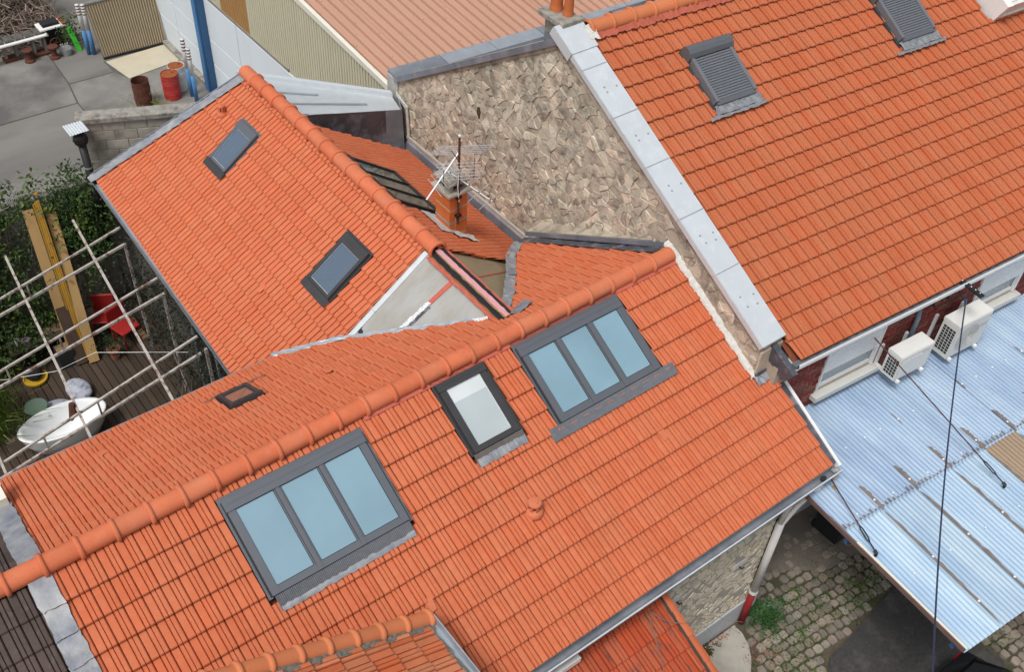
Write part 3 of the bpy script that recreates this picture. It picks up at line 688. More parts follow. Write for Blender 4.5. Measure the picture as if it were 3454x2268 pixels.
# line keep: y >= y0+k*(x-x0) in (u=-y, v): u <= -(y0+k*(x-x0)), x=6.93-cb*v  ->  u - k*cb*v <= -(y0+k*(6.93-x0))
def ykeep(y0, k, x0): return (1, -k*cb, -(y0+k*(6.93-x0)))
tile_roof(side, [
    dict(S=BL, u0=-17.3, ncol=34, v0=.185, nrow=14, keep=[(-1, -.478*cb, 15.93), (0, -1, -.09), (-.0416, 1, 4.111), (1, 0, -10.19)],
         holes=[(-15.29, -14.61, .61, 1.55), (-11.61, -10.87, .70, 1.72), (-15.84, -15.74, .78, .90)])], .2145, .2715, .038, PROFB, TILE, limit=250)
tile_roof(side, [
    dict(S=BR, u0=9.9, ncol=25, v0=.44, nrow=10, keep=[(0, -1, -.09), (-1, .13*cr, -10.08), (1, -.23*cr, 14.12), (0, 1, 3.12), (-1, 1.0*cr, -(10.3-1.67-.0))],
         holes=[(11.48, 13.02, .12, 1.42), (10.90, 11.30, vr(7.78), vr(8.14))]),
], .2145, .30, .036, PROFB, TILE, limit=50)
ridge_run(side, (6.93, 9.98, 5.385), (6.93, 16.2, 5.385), .407, .118, RIDGE)
roof_window(side, BL, -15.24, -14.66, .66, 1.52, panes=1, pm=PANED, side=.06, head=.15, foot=.045, skirt=(-15.28, -14.62, 1.67), skirtmat=FRAMEDK, silver=True)
roof_window(side, BL, -11.56, -10.92, .755, 1.69, panes=1, fm=FRAMEDK, pm=PANED, side=.06, head=.165, foot=.045, skirt=(-11.60, -10.88, 1.84), skirtmat=FRAMEDK, silver=True)
roof_window(side, BR, 11.52, 12.98, .16, 1.36, h=.07, panes=3, fm=BLACKM, pm=PANEG, side=.06, head=.12, foot=.05, mull=.05, skirt=(11.46, 13.04, 1.46), skirtmat=FRAMEDK)
vent(BL, -15.79, .84, side, .06)
for u, v in ((-13.42, 1.42), (-12.2, 2.3)):
    P = [(u, v), (u+.06, v-.03), (u+.11, v+.01), (u+.10, v+.14), (u+.02, v+.16)]
    MB().slab([BL.pt(a, b, .036) for a, b in P], BL.en*.012).build('loose_slip', RIDGE, side)
gutter('gutter', side, (4.0, 10.6, 3.20), (4.17, 17.25, 3.36), (-1, 0, 0), .05, ZINC, joints=4)
# far verge, running obliquely along the boundary: lead dressed over the tiles
def VG(v, d, w=0): return BL.pt(-(15.93+.478*cb*v+d), v, w)
for k in range(10):
    a, b = .02+k*.345, .02+(k+1)*.345+.02
    crumple(lambda v, d, h: VG(v, d, .05+h), a, b, -.05, .15, 6, 4, .014, LEAD, 'lead_flashing', side, .012)
MB().slab([VG(0, .16, .06), VG(3.42, .16, .06), VG(3.42, .16, -.16), VG(0, .16, -.16)], (.02, .04, 0)).build('verge_trim', ZINCDARK, side)
# bare cement sheets beside the unfinished ridge
def QP(x, y, w=0): return BL.pt(-y, vl(x), w-.03)
MB().slab([QP(6.82, 10.30), QP(6.82, 9.43), QP(5.93, 9.54), QP(5.45, 10.06), QP(5.30, 10.30)], BL.en*.02).build('cement_sheet', FIBRE, side)
MB().slab([QP(6.82, 9.41), QP(6.85, 8.40), QP(6.70, 8.56), QP(5.95, 9.50)], BL.en*.02).build('cement_sheet', FIBRE, side)
MB().slab([QP(6.82, 9.45, .022), QP(6.82, 9.37, .022), QP(6.40, 9.42, .022), QP(6.40, 9.50, .022)], BL.en*.012).build('joint_tape', REDTAPE, side)
crumple(lambda a, b, h: QP(a, b+9.43+.11*(6.41-a), .03+h), 6.42, 5.90, 0, .075, 18, 3, .02, FOIL, 'foil_tape', side, .008)
crumple(lambda a, b, h: QP(a, b+9.385+.11*(6.41-a), .028+h), 6.38, 5.96, 0, .04, 14, 2, .015, LEADDARK, 'tar_line', side, .006)
for x, y, s_ in ((5.56, 10.06, .035), (5.60, 10.12, .025)): MB().slab([QP(x+s_*math.cos(t), y+s_*1.6*math.sin(t), .022) for t in (0, .9, 1.9, 2.8, 4, 5.2)], BL.en*.004).build('tar_spot', RUBBER, side)
for x0, x1 in ((6.83, 6.45), (6.45, 5.85), (5.86, 5.30)):
    MB().slab([QP(x0, 10.20, .024), QP(x1, 10.20, .024), QP(x1, 10.10, .022), QP(x0, 10.10, .022)], BL.en*.012).build('zinc_edging', ZINCNEW, side)
# ridge battens left open
def rz(y): return 5.335-(10.05-y)*.006
for (a, b, z, mt, nm) in ((-.20, -.13, -.05, REDTAPE, 'ridge_edge_tape'), (-.13, -.04, -.015, BLACKF, 'ridge_membrane'), (-.04, .045, .02, PINK, 'ridge_batten_strip'), (.045, .12, -.005, BLACKF, 'ridge_membrane'), (.12, .19, -.06, REDTAPE, 'ridge_edge_tape')):
    crumple(lambda u, y, h, z=z: V((6.93+u, y, rz(y)+z+h)), a, b, 8.28, 10.02, 2, 24, .010, mt, nm, side, .006)
MB().box((6.82, 8.3, 5.1), (7.04, 10.05, 5.31)).build('ridge_beam', TIMBER, side)
# right hand side: brown sheets, valley lead
def KP(x, y, w=0): return BR.pt(y, vr(x), w-.06)
MB().slab([KP(7.1, 10.2), KP(8.62, 10.38), KP(8.35, 10.02), KP(7.1, 9.38)], BR.en*.02).build('cement_sheet', FIBREBR, side)
MB().slab([KP(7.1, 9.36), KP(8.33, 9.99), KP(7.55, 8.95), KP(7.1, 8.45)], BR.en*.02).build('cement_sheet', FIBREBR, side)
MB().sweep([(0, 0), (0, .05), (.05, .06)], KP(7.1, 10.21, .02), KP(8.6, 10.39, .02), (0, -1, 0), BR.en).build('zinc_edging', ZINCDARK, side)
MB().slab([KP(7.15, 9.40, .021), KP(8.30, 9.99, .021), KP(8.30, 9.965, .021), KP(7.15, 9.37, .021)], BR.en*.01).build('joint_tape', REDTAPE, side)
fpt = [(7.10, 8.52), (7.45, 8.86), (8.0, 9.5), (8.57, 10.22), (9.06, 10.62)]
for (x0, y0), (x1, y1) in zip(fpt, fpt[1:]):
    def vz(x, y): return 5.56-.5317*(y-7.79)
    d = V((x1-x0, y1-y0, 0)).normalized(); nn = V((-d.y, d.x, 0))
    crumple(lambda a, b, h, x0=x0, y0=y0, x1=x1, y1=y1, nn=nn: V((x0+(x1-x0)*a+nn.x*b, y0+(y1-y0)*a+nn.y*b, vz(x0+(x1-x0)*a, y0+(y1-y0)*a)+.05+h)), 0, 1.02, -.05, .11, 8, 3, .03, LEAD, 'valley_lead', side, .01)
# left valley: bright zinc
crumple(lambda a, b, h: V((5.30-.95*a, 10.10+.55*a+b, 4.36-.30*a+h)), 0, 1, -.05, .06, 16, 3, .012, ZINC, 'valley_zinc', side, .015)
crumple(lambda a, b, h: V((5.30+1.35*a, 10.08-1.42*a+b, 4.34+.78*a+h)), 0, 1, -.06, .07, 20, 3, .010, ZINC, 'valley_zinc', side, .012)
crumple(lambda a, b, h: V((6.60+.28*a, 8.62-.22*a+b, 5.12+.14*a+h)), 0, 1, -.10, .06, 6, 4, .05, FOIL, 'foil_patch', side, .02)
crumple(lambda a, b, h: SK.pt(-7.0-a, .42+.5*a+b, .05+h), 0, .42, -.04, .16, 8, 4, .012, ZINCDARK, 'zinc_patch', side, .012)
# box gutter against the stone wall
MB().sweep([(-.30, .10), (-.28, .04), (-.10, 0), (-.08, .20), (-.04, .22)], (9.62, 10.75, 3.43), (9.62, 14.85, 3.40), (1, 0, 0), (0, 0, 1)).build('box_gutter', ZINCDARK, side)
MB().sweep([(-.335, .10), (-.27, .115), (-.26, .06)], (9.62, 10.75, 3.43), (9.62, 14.85, 3.40), (1, 0, 0), (0, 0, 1)).build('gutter_lip', ZINCNEW, side)
MB().box((9.57, 10.7, 3.64), (9.615, 14.9, 3.70)).build('flashing_rail', mat('mortar_rail', (.42, .38, .33), .9), side)
crumple(lambda a, b, h: V((9.15+a, 10.62+b, 3.72+a*.1+h)), 0, .3, 0, .25, 4, 4, .03, ZINCNEW, 'zinc_patch', side, .02)
# chimney
ch = MB().box((7.80, 10.92, 4.1), (8.12, 11.28, 5.42)).build('chimney', mat('chimney_mortar', (.45, .42, .37), .95, var=.2, scale=12, bump=.5), side)
for k in range(4):
    z0 = 4.36+k*.265
    for (a, b) in (((7.788, 10.908, z0), (8.132, 11.292, z0+.225)),):
        M = Matrix.Identity(4); MB().bbox(a, (b[0], b[1], b[2]), .006).build('brick', BRICKO, ch)
MB().box((7.782, 10.902, 4.86), (8.138, 11.298, 4.885)).build('band', GALV, ch)
MB().bbox((7.73, 10.85, 5.42), (8.19, 11.35, 5.47), .012).build('cap', mat('chimney_cap', (.38, .35, .29), .95, var=.2, scale=9, bump=.4), ch)
for x in (7.80, 8.07):
    for y in (10.92, 11.23): MB().box((x, y, 5.47), (x+.06, y+.06, 5.61)).build('cap_post', CONCROUGH, ch)
MB().box((7.86, 10.98, 5.465), (8.07, 11.22, 5.48)).build('flue', RUBBER, ch)
MB().bbox((7.76, 10.88, 5.61), (8.16, 11.32, 5.65), .012).build('cover_slab', mat('cover_slab', (.34, .31, .25), .95, var=.2, scale=9, bump=.4), ch)
crumple(lambda a, b, h: BR.pt(b, vr(a), .045+h), 7.55, 7.82, 10.80, 11.42, 5, 6, .012, ZINCNEW, 'chimney_flashing', side, .01)
crumple(lambda a, b, h: BR.pt(b, vr(a), .05+h), 7.78, 8.24, 10.72, 10.93, 6, 4, .02, MORTAR, 'chimney_mortar', side, .02)
MB().tube([(7.90, 10.895, 5.0), (7.885, 10.885, 4.85), (7.89, 10.89, 4.68), (7.95, 10.90, 4.55)], .006, 5).build('coax_cable', mat('orange_cable', (.60, .26, .09), .6), ch)
# walls of the wing
WALLDK = mat('dark_render', (.17, .155, .13), .95, var=.25, scale=3, col2=(.06, .055, .045), c2=.5, c2scale=1.3, c2soft=.15)  # dark wall tone with darker blotches
MB().slab([(4.45, 10.45, -.07), (9.5, 10.45, -.07), (9.5, 14.65, -.07), (6.93, 15.85, -.07), (4.45, 17.0, -.07)], (0, 0, 3.3)).build('wall', WALLDK, side)
MB().slab([(4.45, 17.0, 3.2), (6.93, 15.85, 3.2), (6.93, 15.85, 5.15)], (.05, .1, 0)).build('gable', BLOCK, side)
for x, z in ((4.0, 0), (4.0, 0)): pass
MB().box((4.40, 12.3, .1), (4.445, 14.3, 2.2)).build('patio_door', GLASSD, side)
for y in (12.28, 13.28, 14.28): MB().box((4.37, y, .05), (4.44, y+.07, 2.28)).build('door_frame', GALV, side)
place(side)

# ================================================================ TALL HOUSE
tall = thing('tall_house', 'taller orange roofed house on the right with rubble stone gable', 'house')
ag = math.radians(-4.5); ex = V((math.cos(ag), math.sin(ag), 0)); ey = V((-math.sin(ag), math.cos(ag), 0)); ZV = V((0, 0, 1))
A0 = V((9.62, 10.71, 7.71))
SG = Slope(A0-ZV*.03, ex, ey*c28+ZV*s28)
SGB = Slope(A0-ZV*.03, -ex, -ey*math.cos(.59)+ZV*math.sin(.59))
MB().quad(SG.pt(.3, .05, -.09), SG.pt(12.5, .05, -.09), SG.pt(12.5, 5.80, -.09), SG.pt(.8, 5.80, -.09)).build('roof_deck', DECKUNDER, tall)
MB().quad(SGB.pt(-.05, 0, -.03), SGB.pt(-20, 0, -.03), SGB.pt(-20, 5.4, -.03), SGB.pt(-.05, 5.4, -.03)).build('rear_roof', ZINCDARK, tall)
tile_roof(tall, [dict(S=SG, u0=.42, ncol=58, v0=.445, nrow=18, keep=[(-1, .068, -.44), (0, -1, -.12), (0, 1, 5.835), (1, 0, 11.5)], holes=[(1.78, 2.66, .86, 1.93), (5.84, 6.72, .86, 1.93), (8.02, 11.6, -1, 1.95)])],
          .197, .3165, .048, PROFG, TILEG)
ridge_run(tall, SG.pt(.50, -.03, .03), SG.pt(.50+.40*26, -.03, .03), .40, .118, RIDGEG)
crumple(lambda a, b, h: SG.pt(a, b, .055+h), .45, 8.0, .10, .22, 150, 2, .022, mat('ridge_closure', (.40, .10, .06), .8, var=.15), 'ridge_closure', tall, .02)
# zinc capping of the front rake, sheet by sheet
lz = math.hypot(10.71-5.88, 7.71-5.15); SZ = Slope(A0, (1, 0, 0), V((0, 10.71-5.88, 7.71-5.15)))
jt = [.36, .66, 1.52, 2.40, 3.30, 4.25, 5.47]
for a, b in zip(jt, jt[1:]):
    t = MB().box((-.05, -b+.004, .05), (.425, -a, .066), SZ.M).box((-.056, -b+.004, -.02), (-.044, -a, .066), SZ.M).build('zinc_capping', ZINCNEW, tall)
    if b-a > .5:
        for du, f in ((.10, .36), (.33, .40), (.12, .50), (.30, .52)) if a > 3 else ((.12, .42), (.12, .52), (.33, .47)):
            MB().lathe([(.017, 0), (.017, .008), (.0, .010)], SZ.pt(du, a+(b-a)*f, .064), 10).build('fixing', GALV, t)
    MB().box((-.05, -b-.006, .066), (.425, -b+.006, .072), SZ.M).build('welt', ZINC, t)
MB().box((-.075, -.37, .05), (.45, .14, .085), SZ.M).box((-.078, -.37, -.07), (-.06, .14, .085), SZ.M).build('zinc_apex_cap', ZINCNEW, tall)
crumple(lambda a, b, h: SG.pt(a, b, .09+h), .40, .58, -.06, .22, 5, 5, .03, MORTAR, 'ridge_mortar', tall, .02)
# stone gable
gp = [(5.88, 2.6), (5.88, 5.12), (10.71, 7.68), (15.26, 4.78), (15.26, 2.6)]
MB().slab([(9.640, y, z) for y, z in gp], (.38, 0, 0)).build('gable_wall', STONEM, tall)
st = []
hp = []
for i in range(5):
    (y0, z0), (y1, z1) = gp[i], gp[(i+1) % 5]; a, b = z0-z1, y1-y0; a, b = -a, -b
    cc = a*y0+b*z0
    if a*10+b*5 > cc: a, b, cc = -a, -b, -cc
    nrm = math.hypot(a, b); hp.append((a/nrm, b/nrm, cc/nrm-(.12 if i in (1, 2) else .02)))
for sx, sy, poly in voronoi(9.6, 5.0, 44, 50, 1.1):
    yy, zz = 5.8+sx, 2.8+sy
    roofz = 5.6-.5317*abs(yy-7.79) if yy < 10.8 else 3.45
    if zz < roofz-.1 or R.random() < .18: continue
    poly = [(p[0]+5.8, p[1]+2.8) for p in poly]
    for h in hp:
        if len(poly) > 2: poly = clip_poly(poly, *h)
    if len(poly) < 3: continue
    vs, fs = stone_mesh(poly, lambda a, b, h: V((9.640-h, a, b)), R.choice((.004, .008, .012, .016, .024)), R.choice((.002, .004, .007, .012, .020)), STONE); st.append(((9.62, yy, zz), vs, fs))
many(st, 'stone', STONE, tall, 300, 'gable_stones')
MB().slab([(9.60, 5.885, 4.56), (9.60, 5.885, 5.06), (10.04, 5.885, 5.08), (10.04, 5.885, 4.66)], (0, -.03, 0)).build('wall_end', mat('pale_render', (.50, .44, .35), .95, var=.2, scale=8, bump=.8, bscale=15), tall)
MB().slab([(9.622, 7.6, 6.02), (9.622, 10.65, 7.62), (9.622, 10.65, 7.50), (9.622, 7.6, 5.9)], (-.012, 0, 0)).build('mortar_band', STONEM, tall)
MB().slab([(9.622, 10.75, 7.62), (9.622, 13.4, 5.93), (9.622, 13.4, 5.80), (9.622, 10.75, 7.49)], (-.012, 0, 0)).build('mortar_band', STONEM, tall)
MB().slab([(9.622, 12.62, 5.50), (9.622, 12.68, 5.49), (9.622, 12.70, 5.38), (9.622, 12.665, 5.24), (9.622, 12.63, 5.27), (9.622, 12.605, 5.40)], (.02, 0, 0)).build('damp_hole', mat('damp_stain', (.06, .05, .028), .95, var=.4, scale=25), tall)
# rear rake trim and level coping behind
MB().slab([V((9.56, 10.66, 7.74)), V((9.56, 15.28, 4.80)), V((9.56, 15.28, 4.68)), V((9.56, 10.66, 7.62))], (.05, 0, 0)).build('rake_trim', ZINCDARK, tall)
MB().box((9.60, 15.22, 3.2), (9.75, 15.58, 4.74)).build('wall_end', mat('grey_render', (.42, .41, .39), .95, var=.2, scale=9), tall)
SCP = Matrix((ex, ey, ZV)).transposed().to_4x4(); SCP.translation = V((9.60, 15.22, 4.80))
for k in range(14):
    MB().box((k*1.15, 0, -.10), ((k+1)*1.15-.012, .38, 0), SCP).build('coping_sheet', ZINC if k % 3 else ZINCDARK, tall)
MB().box((.1, .03, -2.5), (16, .36, -.1), SCP).build('rear_wall', STONEM, tall)
# roller-shuttered skylights
for u0 in (1.80, 5.86):
    def bx(mb, a, b, c, d, e, f): return mb.box((a, -d, e), (b, -c, f), SG.M)
    u1 = u0+.82
    r = bx(bx(MB(), u0, u0+.06, .95, 1.80, -.02, .16), u1-.06, u1, .95, 1.80, -.02, .16)
    r = r.build('shuttered_skylight', SHUT, tall)
    mb = MB(); vs = []
    prof = [(.80, .02), (.80, .18), (.83, .225), (.90, .235), (.97, .215), (1.02, .165), (1.02, .02)]
    n = len(prof); mb.add([SG.pt(u, v, w_) for u in (u0-.03, u1+.03) for v, w_ in prof], [(i, i+1, n+i+1, n+i) for i in range(n-1)]+[tuple(range(n)), tuple(range(n, 2*n))]); mb.build('shutter_box', SHUTDK, r)
    for k in range(17):
        v = 1.02+k*.0445; a, b = u0+.062, u1-.062
        MB().add([SG.pt(a, v, .125), SG.pt(b, v, .125), SG.pt(b, v+.012, .142), SG.pt(a, v+.012, .142), SG.pt(b, v+.034, .140), SG.pt(a, v+.034, .140), SG.pt(b, v+.0435, .122), SG.pt(a, v+.0435, .122)], [(0, 1, 2, 3), (3, 2, 4, 5), (5, 4, 6, 7)]).build('slat', SHUT, r)
    bx(MB(), u0+.02, u1-.02, 1.77, 1.85, .0, .13).build('shutter_foot', SHUTDK, r)
    crumple(lambda a, b, h: SG.pt(a, b, .085+h), u0-.05, u1+.05, 1.84, 2.0, 16, 3, .02, mat('grey_apron', (.26, .28, .30), .5, metal=.3, var=.3, scale=12), 'apron', r, .014)
    crumple(lambda a, b, h: SG.pt(a, b, .085+h*.5), u0-.22, u1+.14, 2.0, 2.05, 24, 2, .012, mat('grey_apron', (.2, .2, .2)), 'apron', r, .012)
    bx(MB(), u0-.05, u0, .80, 1.9, -.02, .05).build('side_flashing', FRAMEDK, r); bx(MB(), u1, u1+.05, .80, 1.9, -.02, .05).build('side_flashing', FRAMEDK, r)
# white boxed rooflight at the far right
r = MB().box((8.10, -2.0, -.05), (8.25, -.2, .42), SG.M).box((8.25, -2.0, -.05), (11, -1.9, .10), SG.M).build('boxed_rooflight', WHITE, tall)
MB().box((8.27, -1.97, .1), (11, -.2, .36), SG.M).build('rooflight_cover', mat('pale_lining', (.70, .70, .66), .5), r)
for k in range(14): MB().box((8.30, -1.9+k*.1, .36), (11, -1.82+k*.1, .378), SG.M).build('slat', WHITE, r)
# rolled gutter guard behind the ridge
MB().tube([(10.86, 10.95, 7.58), (11.70, 10.90, 7.58)], .085, 14).build('shutter_roll', SHUTDK, tall, True)
MB().tube([(10.0, 10.98, 7.50), (10.9, 10.95, 7.62)], .03, 8).build('roll_arm', FRAMEDK, tall)
# concrete chimney with clay pots
ch = MB().box((9.80, 10.82, 6.9), (10.05, 11.28, 7.80)).build('chimney', CONCROUGH, tall)
MB().bbox((9.67, 10.72, 7.80), (10.06, 11.33, 7.88), .012).build('cap', CONCROUGH, ch)
for (x, y, s_, h) in ((9.90, 11.16, .095, .42), (9.93, 10.92, .075, .40)): MB().lathe([(s_*1.15, 0), (s_*1.1, .03), (s_, .08), (s_*.92, h), (s_*.8, h)], (x, y, 7.88), 18).build('chimney_pot', POT, ch, False)
MB().box((9.78, 10.80, 7.38), (9.81, 11.25, 7.52)).build('chimney_flashing', ZINCDARK, ch)
# brick front
E0 = SG.pt(.70, 5.88); W0 = E0+ey*.17; W0.z = 0
SW = Matrix((ex, ey, ZV)).transposed().to_4x4(); SW.translation = W0
WIN = [(.96, 2.20, 3.74, 4.62), (4.45, 5.65, 3.74, 4.62)]
fw = MB(); xs = [-.12, .96, 2.20, 4.45, 5.65, 12]
for k in (0, 2, 4): fw.box((xs[k], 0, -.03), (xs[k+1], .3, 4.80), SW)
for k in (1, 3): fw.box((xs[k], 0, -.03), (xs[k+1], .3, 3.74), SW); fw.box((xs[k], 0, 4.62), (xs[k+1], .3, 4.80), SW); fw.box((xs[k], .2, 3.7), (xs[k+1], .3, 4.7), SW)
fw.build('front_wall', BRICKM, tall)
MB().box((-.12, -.012, -.03), (12, 0, 1.1), SW).build('plinth', PLAST, tall)
br_ = []
for j in range(22):
    z = 3.02+j*.084
    for i in range(-5, 42):
        a = i*.24+(.12 if j % 2 else 0); b = a+.220
        if a < -.10: continue
        for (p, q_, z0, z1) in WIN:
            if z+.06 > z0-.07 and z < z1+.1:
                if a < p < b: b = p-.005
                if a < q_ < b: a = q_+.005
                if a >= p and b <= q_: b = a
        if b-a < .03 or z > 4.76: continue
        mb = MB().bbox((a, -.010, 0), (b, .02, .066), .004, SW @ Matrix.Translation((0, R.uniform(-.003, .002), z))); c = SW @ V(((a+b)/2, 0, z)); br_.append((c, mb.v, mb.f))
many(br_, 'brick', BRICK, tall, 300, 'wall_bricks')
for (p, q_, z0, z1) in WIN:
    wn = MB().box((p, .06, z0), (q_, .14, z1), SW).build('window', WHITE, tall)
    MB().box((p-.08, -.13, z0-.10), (q_+.08, .10, z0-.01), SW).build('sill', mat('sill_stone', (.60, .60, .56), .7, var=.06), wn)
    MB().box((p+.06, .045, z0+.06), (q_-.06, .062, z0+.35), SW).build('pane', PANED, wn)
    MB().box((p+.05, .02, z0+.02), (q_-.05, .05, z0+.09), SW).build('casement', WHITE, wn)
    for k in range(9): MB().box((p+.03, -.01, z0+.38+k*.055), (q_-.03, .025, z0+.43+k*.055), SW).build('shutter_slat', WHITE, wn)
    for a in (p, q_-.03): MB().box((a, -.03, z0), (a+.03, .04, z1), SW).build('shutter_rail', WHITE, wn)
# eave: soffit board, lead gutter
MB().sweep([(0, 0), (-.015, .0), (-.10, .03), (-.13, .09), (-.14, .09), (-.11, .0), (-.03, -.05), (0, -.05)], SG.pt(.72, 5.80, -.05), SG.pt(12, 5.80, -.05), ey, ZV, True).build('eave_gutter', ZINCDARK, tall)
MB().sweep([(-.142, .095), (-.155, .06), (-.150, .0), (-.12, -.05)], SG.pt(.72, 5.80, -.05), SG.pt(12, 5.80, -.05), ey, ZV).build('gutter_front', WHITE, tall)
MB().sweep([(-.12, -.06), (.12, -.06), (.12, -.02)], SG.pt(.72, 5.80, -.05), SG.pt(12, 5.80, -.05), ey, ZV).build('soffit', WHITEDIRTY, tall)
MB().slab([SG.pt(.56, 5.45, .0), SG.pt(.60, 5.98, .0), SG.pt(.60, 5.98, -.26), SG.pt(.56, 5.45, -.26)], ex*.10).build('lead_cheek', LEADDARK, tall)
p = SW @ V((2.9, -.02, 4.7)); MB().tube([p, SW @ V((2.9, -.06, 4.4)), SW @ V((2.9, -.06, 3.5))], .04, 10).build('downpipe', mat('slate_pipe', (.15, .19, .23), .5), tall, True)
sp = MB()
for k in range(14): sp.lathe([(.02, 0), (.04, .02), (.01, .05)], SW @ V((3.35+R.gauss(0, .14), -.02, 4.62+R.gauss(0, .06))), 6)
tag(sp.build('soot_stain', RUBBER, tall), kind='stuff')
place(tall)
# ================================================================ FRONT WING at the bottom edge
wing = thing('front_wing', 'older orange tiled wing with verge tiles and zinc gutter at the bottom edge', 'house')
SWG = Slope((-.9, 5.30, 7.06), (0, 1, 0), (-c28, 0, s28))   # u = y-5.30, v down to +x
MB().quad(SWG.pt(-3, .1, -.09), SWG.pt(-.02, .1, -.09), SWG.pt(-.02, 4.95, -.09), SWG.pt(-3, 4.95, -.09)).build('roof_deck', DECKUNDER, wing)
tile_roof(wing, [dict(S=SWG, u0=-2.72, ncol=12, v0=1.58, nrow=11, keep=[(1, 0, -.155), (0, 1, 4.95)])], .215, .335, .034, PROF, TILEOLD, limit=150)
ridge_run(wing, SWG.pt(-.03, 5.02, .03), SWG.pt(-.03, 1.4, .03), .36, .085, RIDGEG, 'verge_tile')
crumple(lambda a, b, h: SWG.pt(b, a, .02+h), 1.2, 4.98, -.20, -.10, 90, 3, .018, mat('verge_mortar', (.17, .16, .135), .95, var=.3, scale=14, bump=.6), 'verge_mortar', wing, .015)
mb = MB(); pr = [(0, .05), (0, -.02), (.10, -.03), (.12, .06), (.135, .06), (.115, -.045), (-.01, -.04)]
mb.sweep(pr, SWG.pt(-2.8, 4.93, .0), SWG.pt(-.06, 4.93, .0), (1, 0, 0), ZV, True).build('gutter', ZINC, wing)
crumple(lambda a, b, h: SWG.pt(a, b, .03+h), -2.6, -.2, 4.91, 4.955, 30, 2, .02, mat('verge_mortar', (.17, .16, .135)), 'gutter_moss', wing, .02)
MB().box((-.8, 2.4, 2.0), (3.3, 5.22, 4.55)).build('wall', CREAM, wing)
MB().slab([(-.8, 5.2, 4.5), (3.3, 5.2, 4.5), (-.8, 5.2, 6.8)], (0, -.2, 0)).build('gable', CREAM, wing)
place(wing)
# ================================================================ PORCH
porch = thing('porch', 'dark red tiled porch roof below the gutter with dead vine', 'porch')
cp, sp_ = math.cos(.42), math.sin(.42)
SP = Slope((0, 4.60, 3.33), (1, 0, 0), (0, cp, sp_))
MB().quad(SP.pt(3.6, 0, -.09), SP.pt(6.72, 0, -.09), SP.pt(6.72, 2.4, -.09), SP.pt(3.6, 2.4, -.09)).build('roof_deck', DECKUNDER, porch)
tile_roof(porch, [dict(S=SP, u0=3.7, ncol=15, v0=.22, nrow=7, keep=[(1, 0, 6.68), (0, -1, -.0)])], .2145, .335, .03, PROF, TILEPORCH, limit=120)
crumple(lambda a, b, h: SP.pt(b, a, .03+h), .05, 2.4, 6.66, 6.71, 40, 2, .03, mat('verge_dirt', (.06, .05, .04), .95), 'verge_mortar', porch, .008)
vt = MB(); n = 8
vt.add([(0, .0, -.09), (0, .0, .03), (0, .05, .045), (0, .11, .04), (0, .12, -.09), (.40, .01, -.09), (.40, .01, .015), (.40, .055, .03), (.40, .105, .025), (.40, .11, -.09)], [(0, 1, 6, 5), (1, 2, 7, 6), (2, 3, 8, 7), (3, 4, 9, 8), (0, 1, 2, 3, 4)])
vm = vt.mesh('verge_tile', TILEPORCH if False else mat('porch_verge', (.50, .13, .055), .8, var=.12, scale=5, rnd=.1))
for k in range(6):
    M = Matrix((SP.up, -SP.eu, SP.en)).transposed().to_4x4(); M.translation = SP.pt(6.81, .02+(k+1)*.375, .02); obj('verge_tile', vm, porch, M)
MB().box((3.6, 2.6, 0), (6.6, 4.5, 2.2)).build('wall', STONEFM, porch)
MB().slab([(4.5, 4.46, 3.33), (4.5, 4.46, 3.42), (5.2, 4.46, 3.42), (5.2, 4.46, 3.33)], (0, -.12, 0)).build('white_board', WHITE, porch)
place(porch)
vine = MB()
def wander(p, d, n, st, r, mb, j=.35):
    P = [V(p)]; d = V(d).normalized()
    for k in range(n): d = (d+V((R.gauss(0, j), R.gauss(0, j), 0))).normalized(); q_ = P[-1]+d*st; P.append(V((q_.x, q_.y, 3.33-(4.60-q_.y)*sp_/cp+.06)))
    mb.tube(P, [r*(1-.6*i/n) for i in range(n+1)], 4); return P
for k in range(2):
    P = wander((6.42-.05*k, 4.40, 3.3), (.16, -1, 0), 14, .1, .008, vine, .2)
    for q_ in P[3:12:4]: wander(q_, (R.uniform(-.6, .3), -1, 0), 5, .06, .004, vine)
tag(vine.build('dead_vine', mat('grey_vine', (.20, .15, .12), .9)), 'bare dead vine stems trailing over the porch tiles', 'vine')

# ================================================================ NEIGHBOUR ROOF (left edge)
nb = thing('neighbour_roof', 'dark brown tiled roof continuing at the left edge', 'roof')
MB().quad(SF.pt(-3, .02, -.09), SF.pt(.0, .02, -.09), SF.pt(.0, 3.78, -.09), SF.pt(-3, 3.78, -.09)).quad(SK.pt(3, .02, -.09), SK.pt(0, .02, -.09), SK.pt(0, 3.1, -.09), SK.pt(3, 3.1, -.09)).build('roof_deck', TILEDARK, nb)
tile_roof(nb, [dict(S=SF, u0=-2.15, ncol=11, v0=.455, nrow=8, keep=[(1, 0, .02), (0, -1, -.12)]), dict(S=SK, u0=-.02, ncol=6, v0=.455, nrow=8, keep=[(0, -1, -.12)])], .2145, .335, .03, PROF, TILEDARK, limit=140)
MB().box((-.6, 9.62, 3.6), (.24, 10.1, 4.80)).build('party_wall', CREAM, nb)
MB().box((-.6, 9.58, 3.6), (.30, 9.62, 4.62)).build('wall_flashing', LEADDARK, nb)
place(nb)

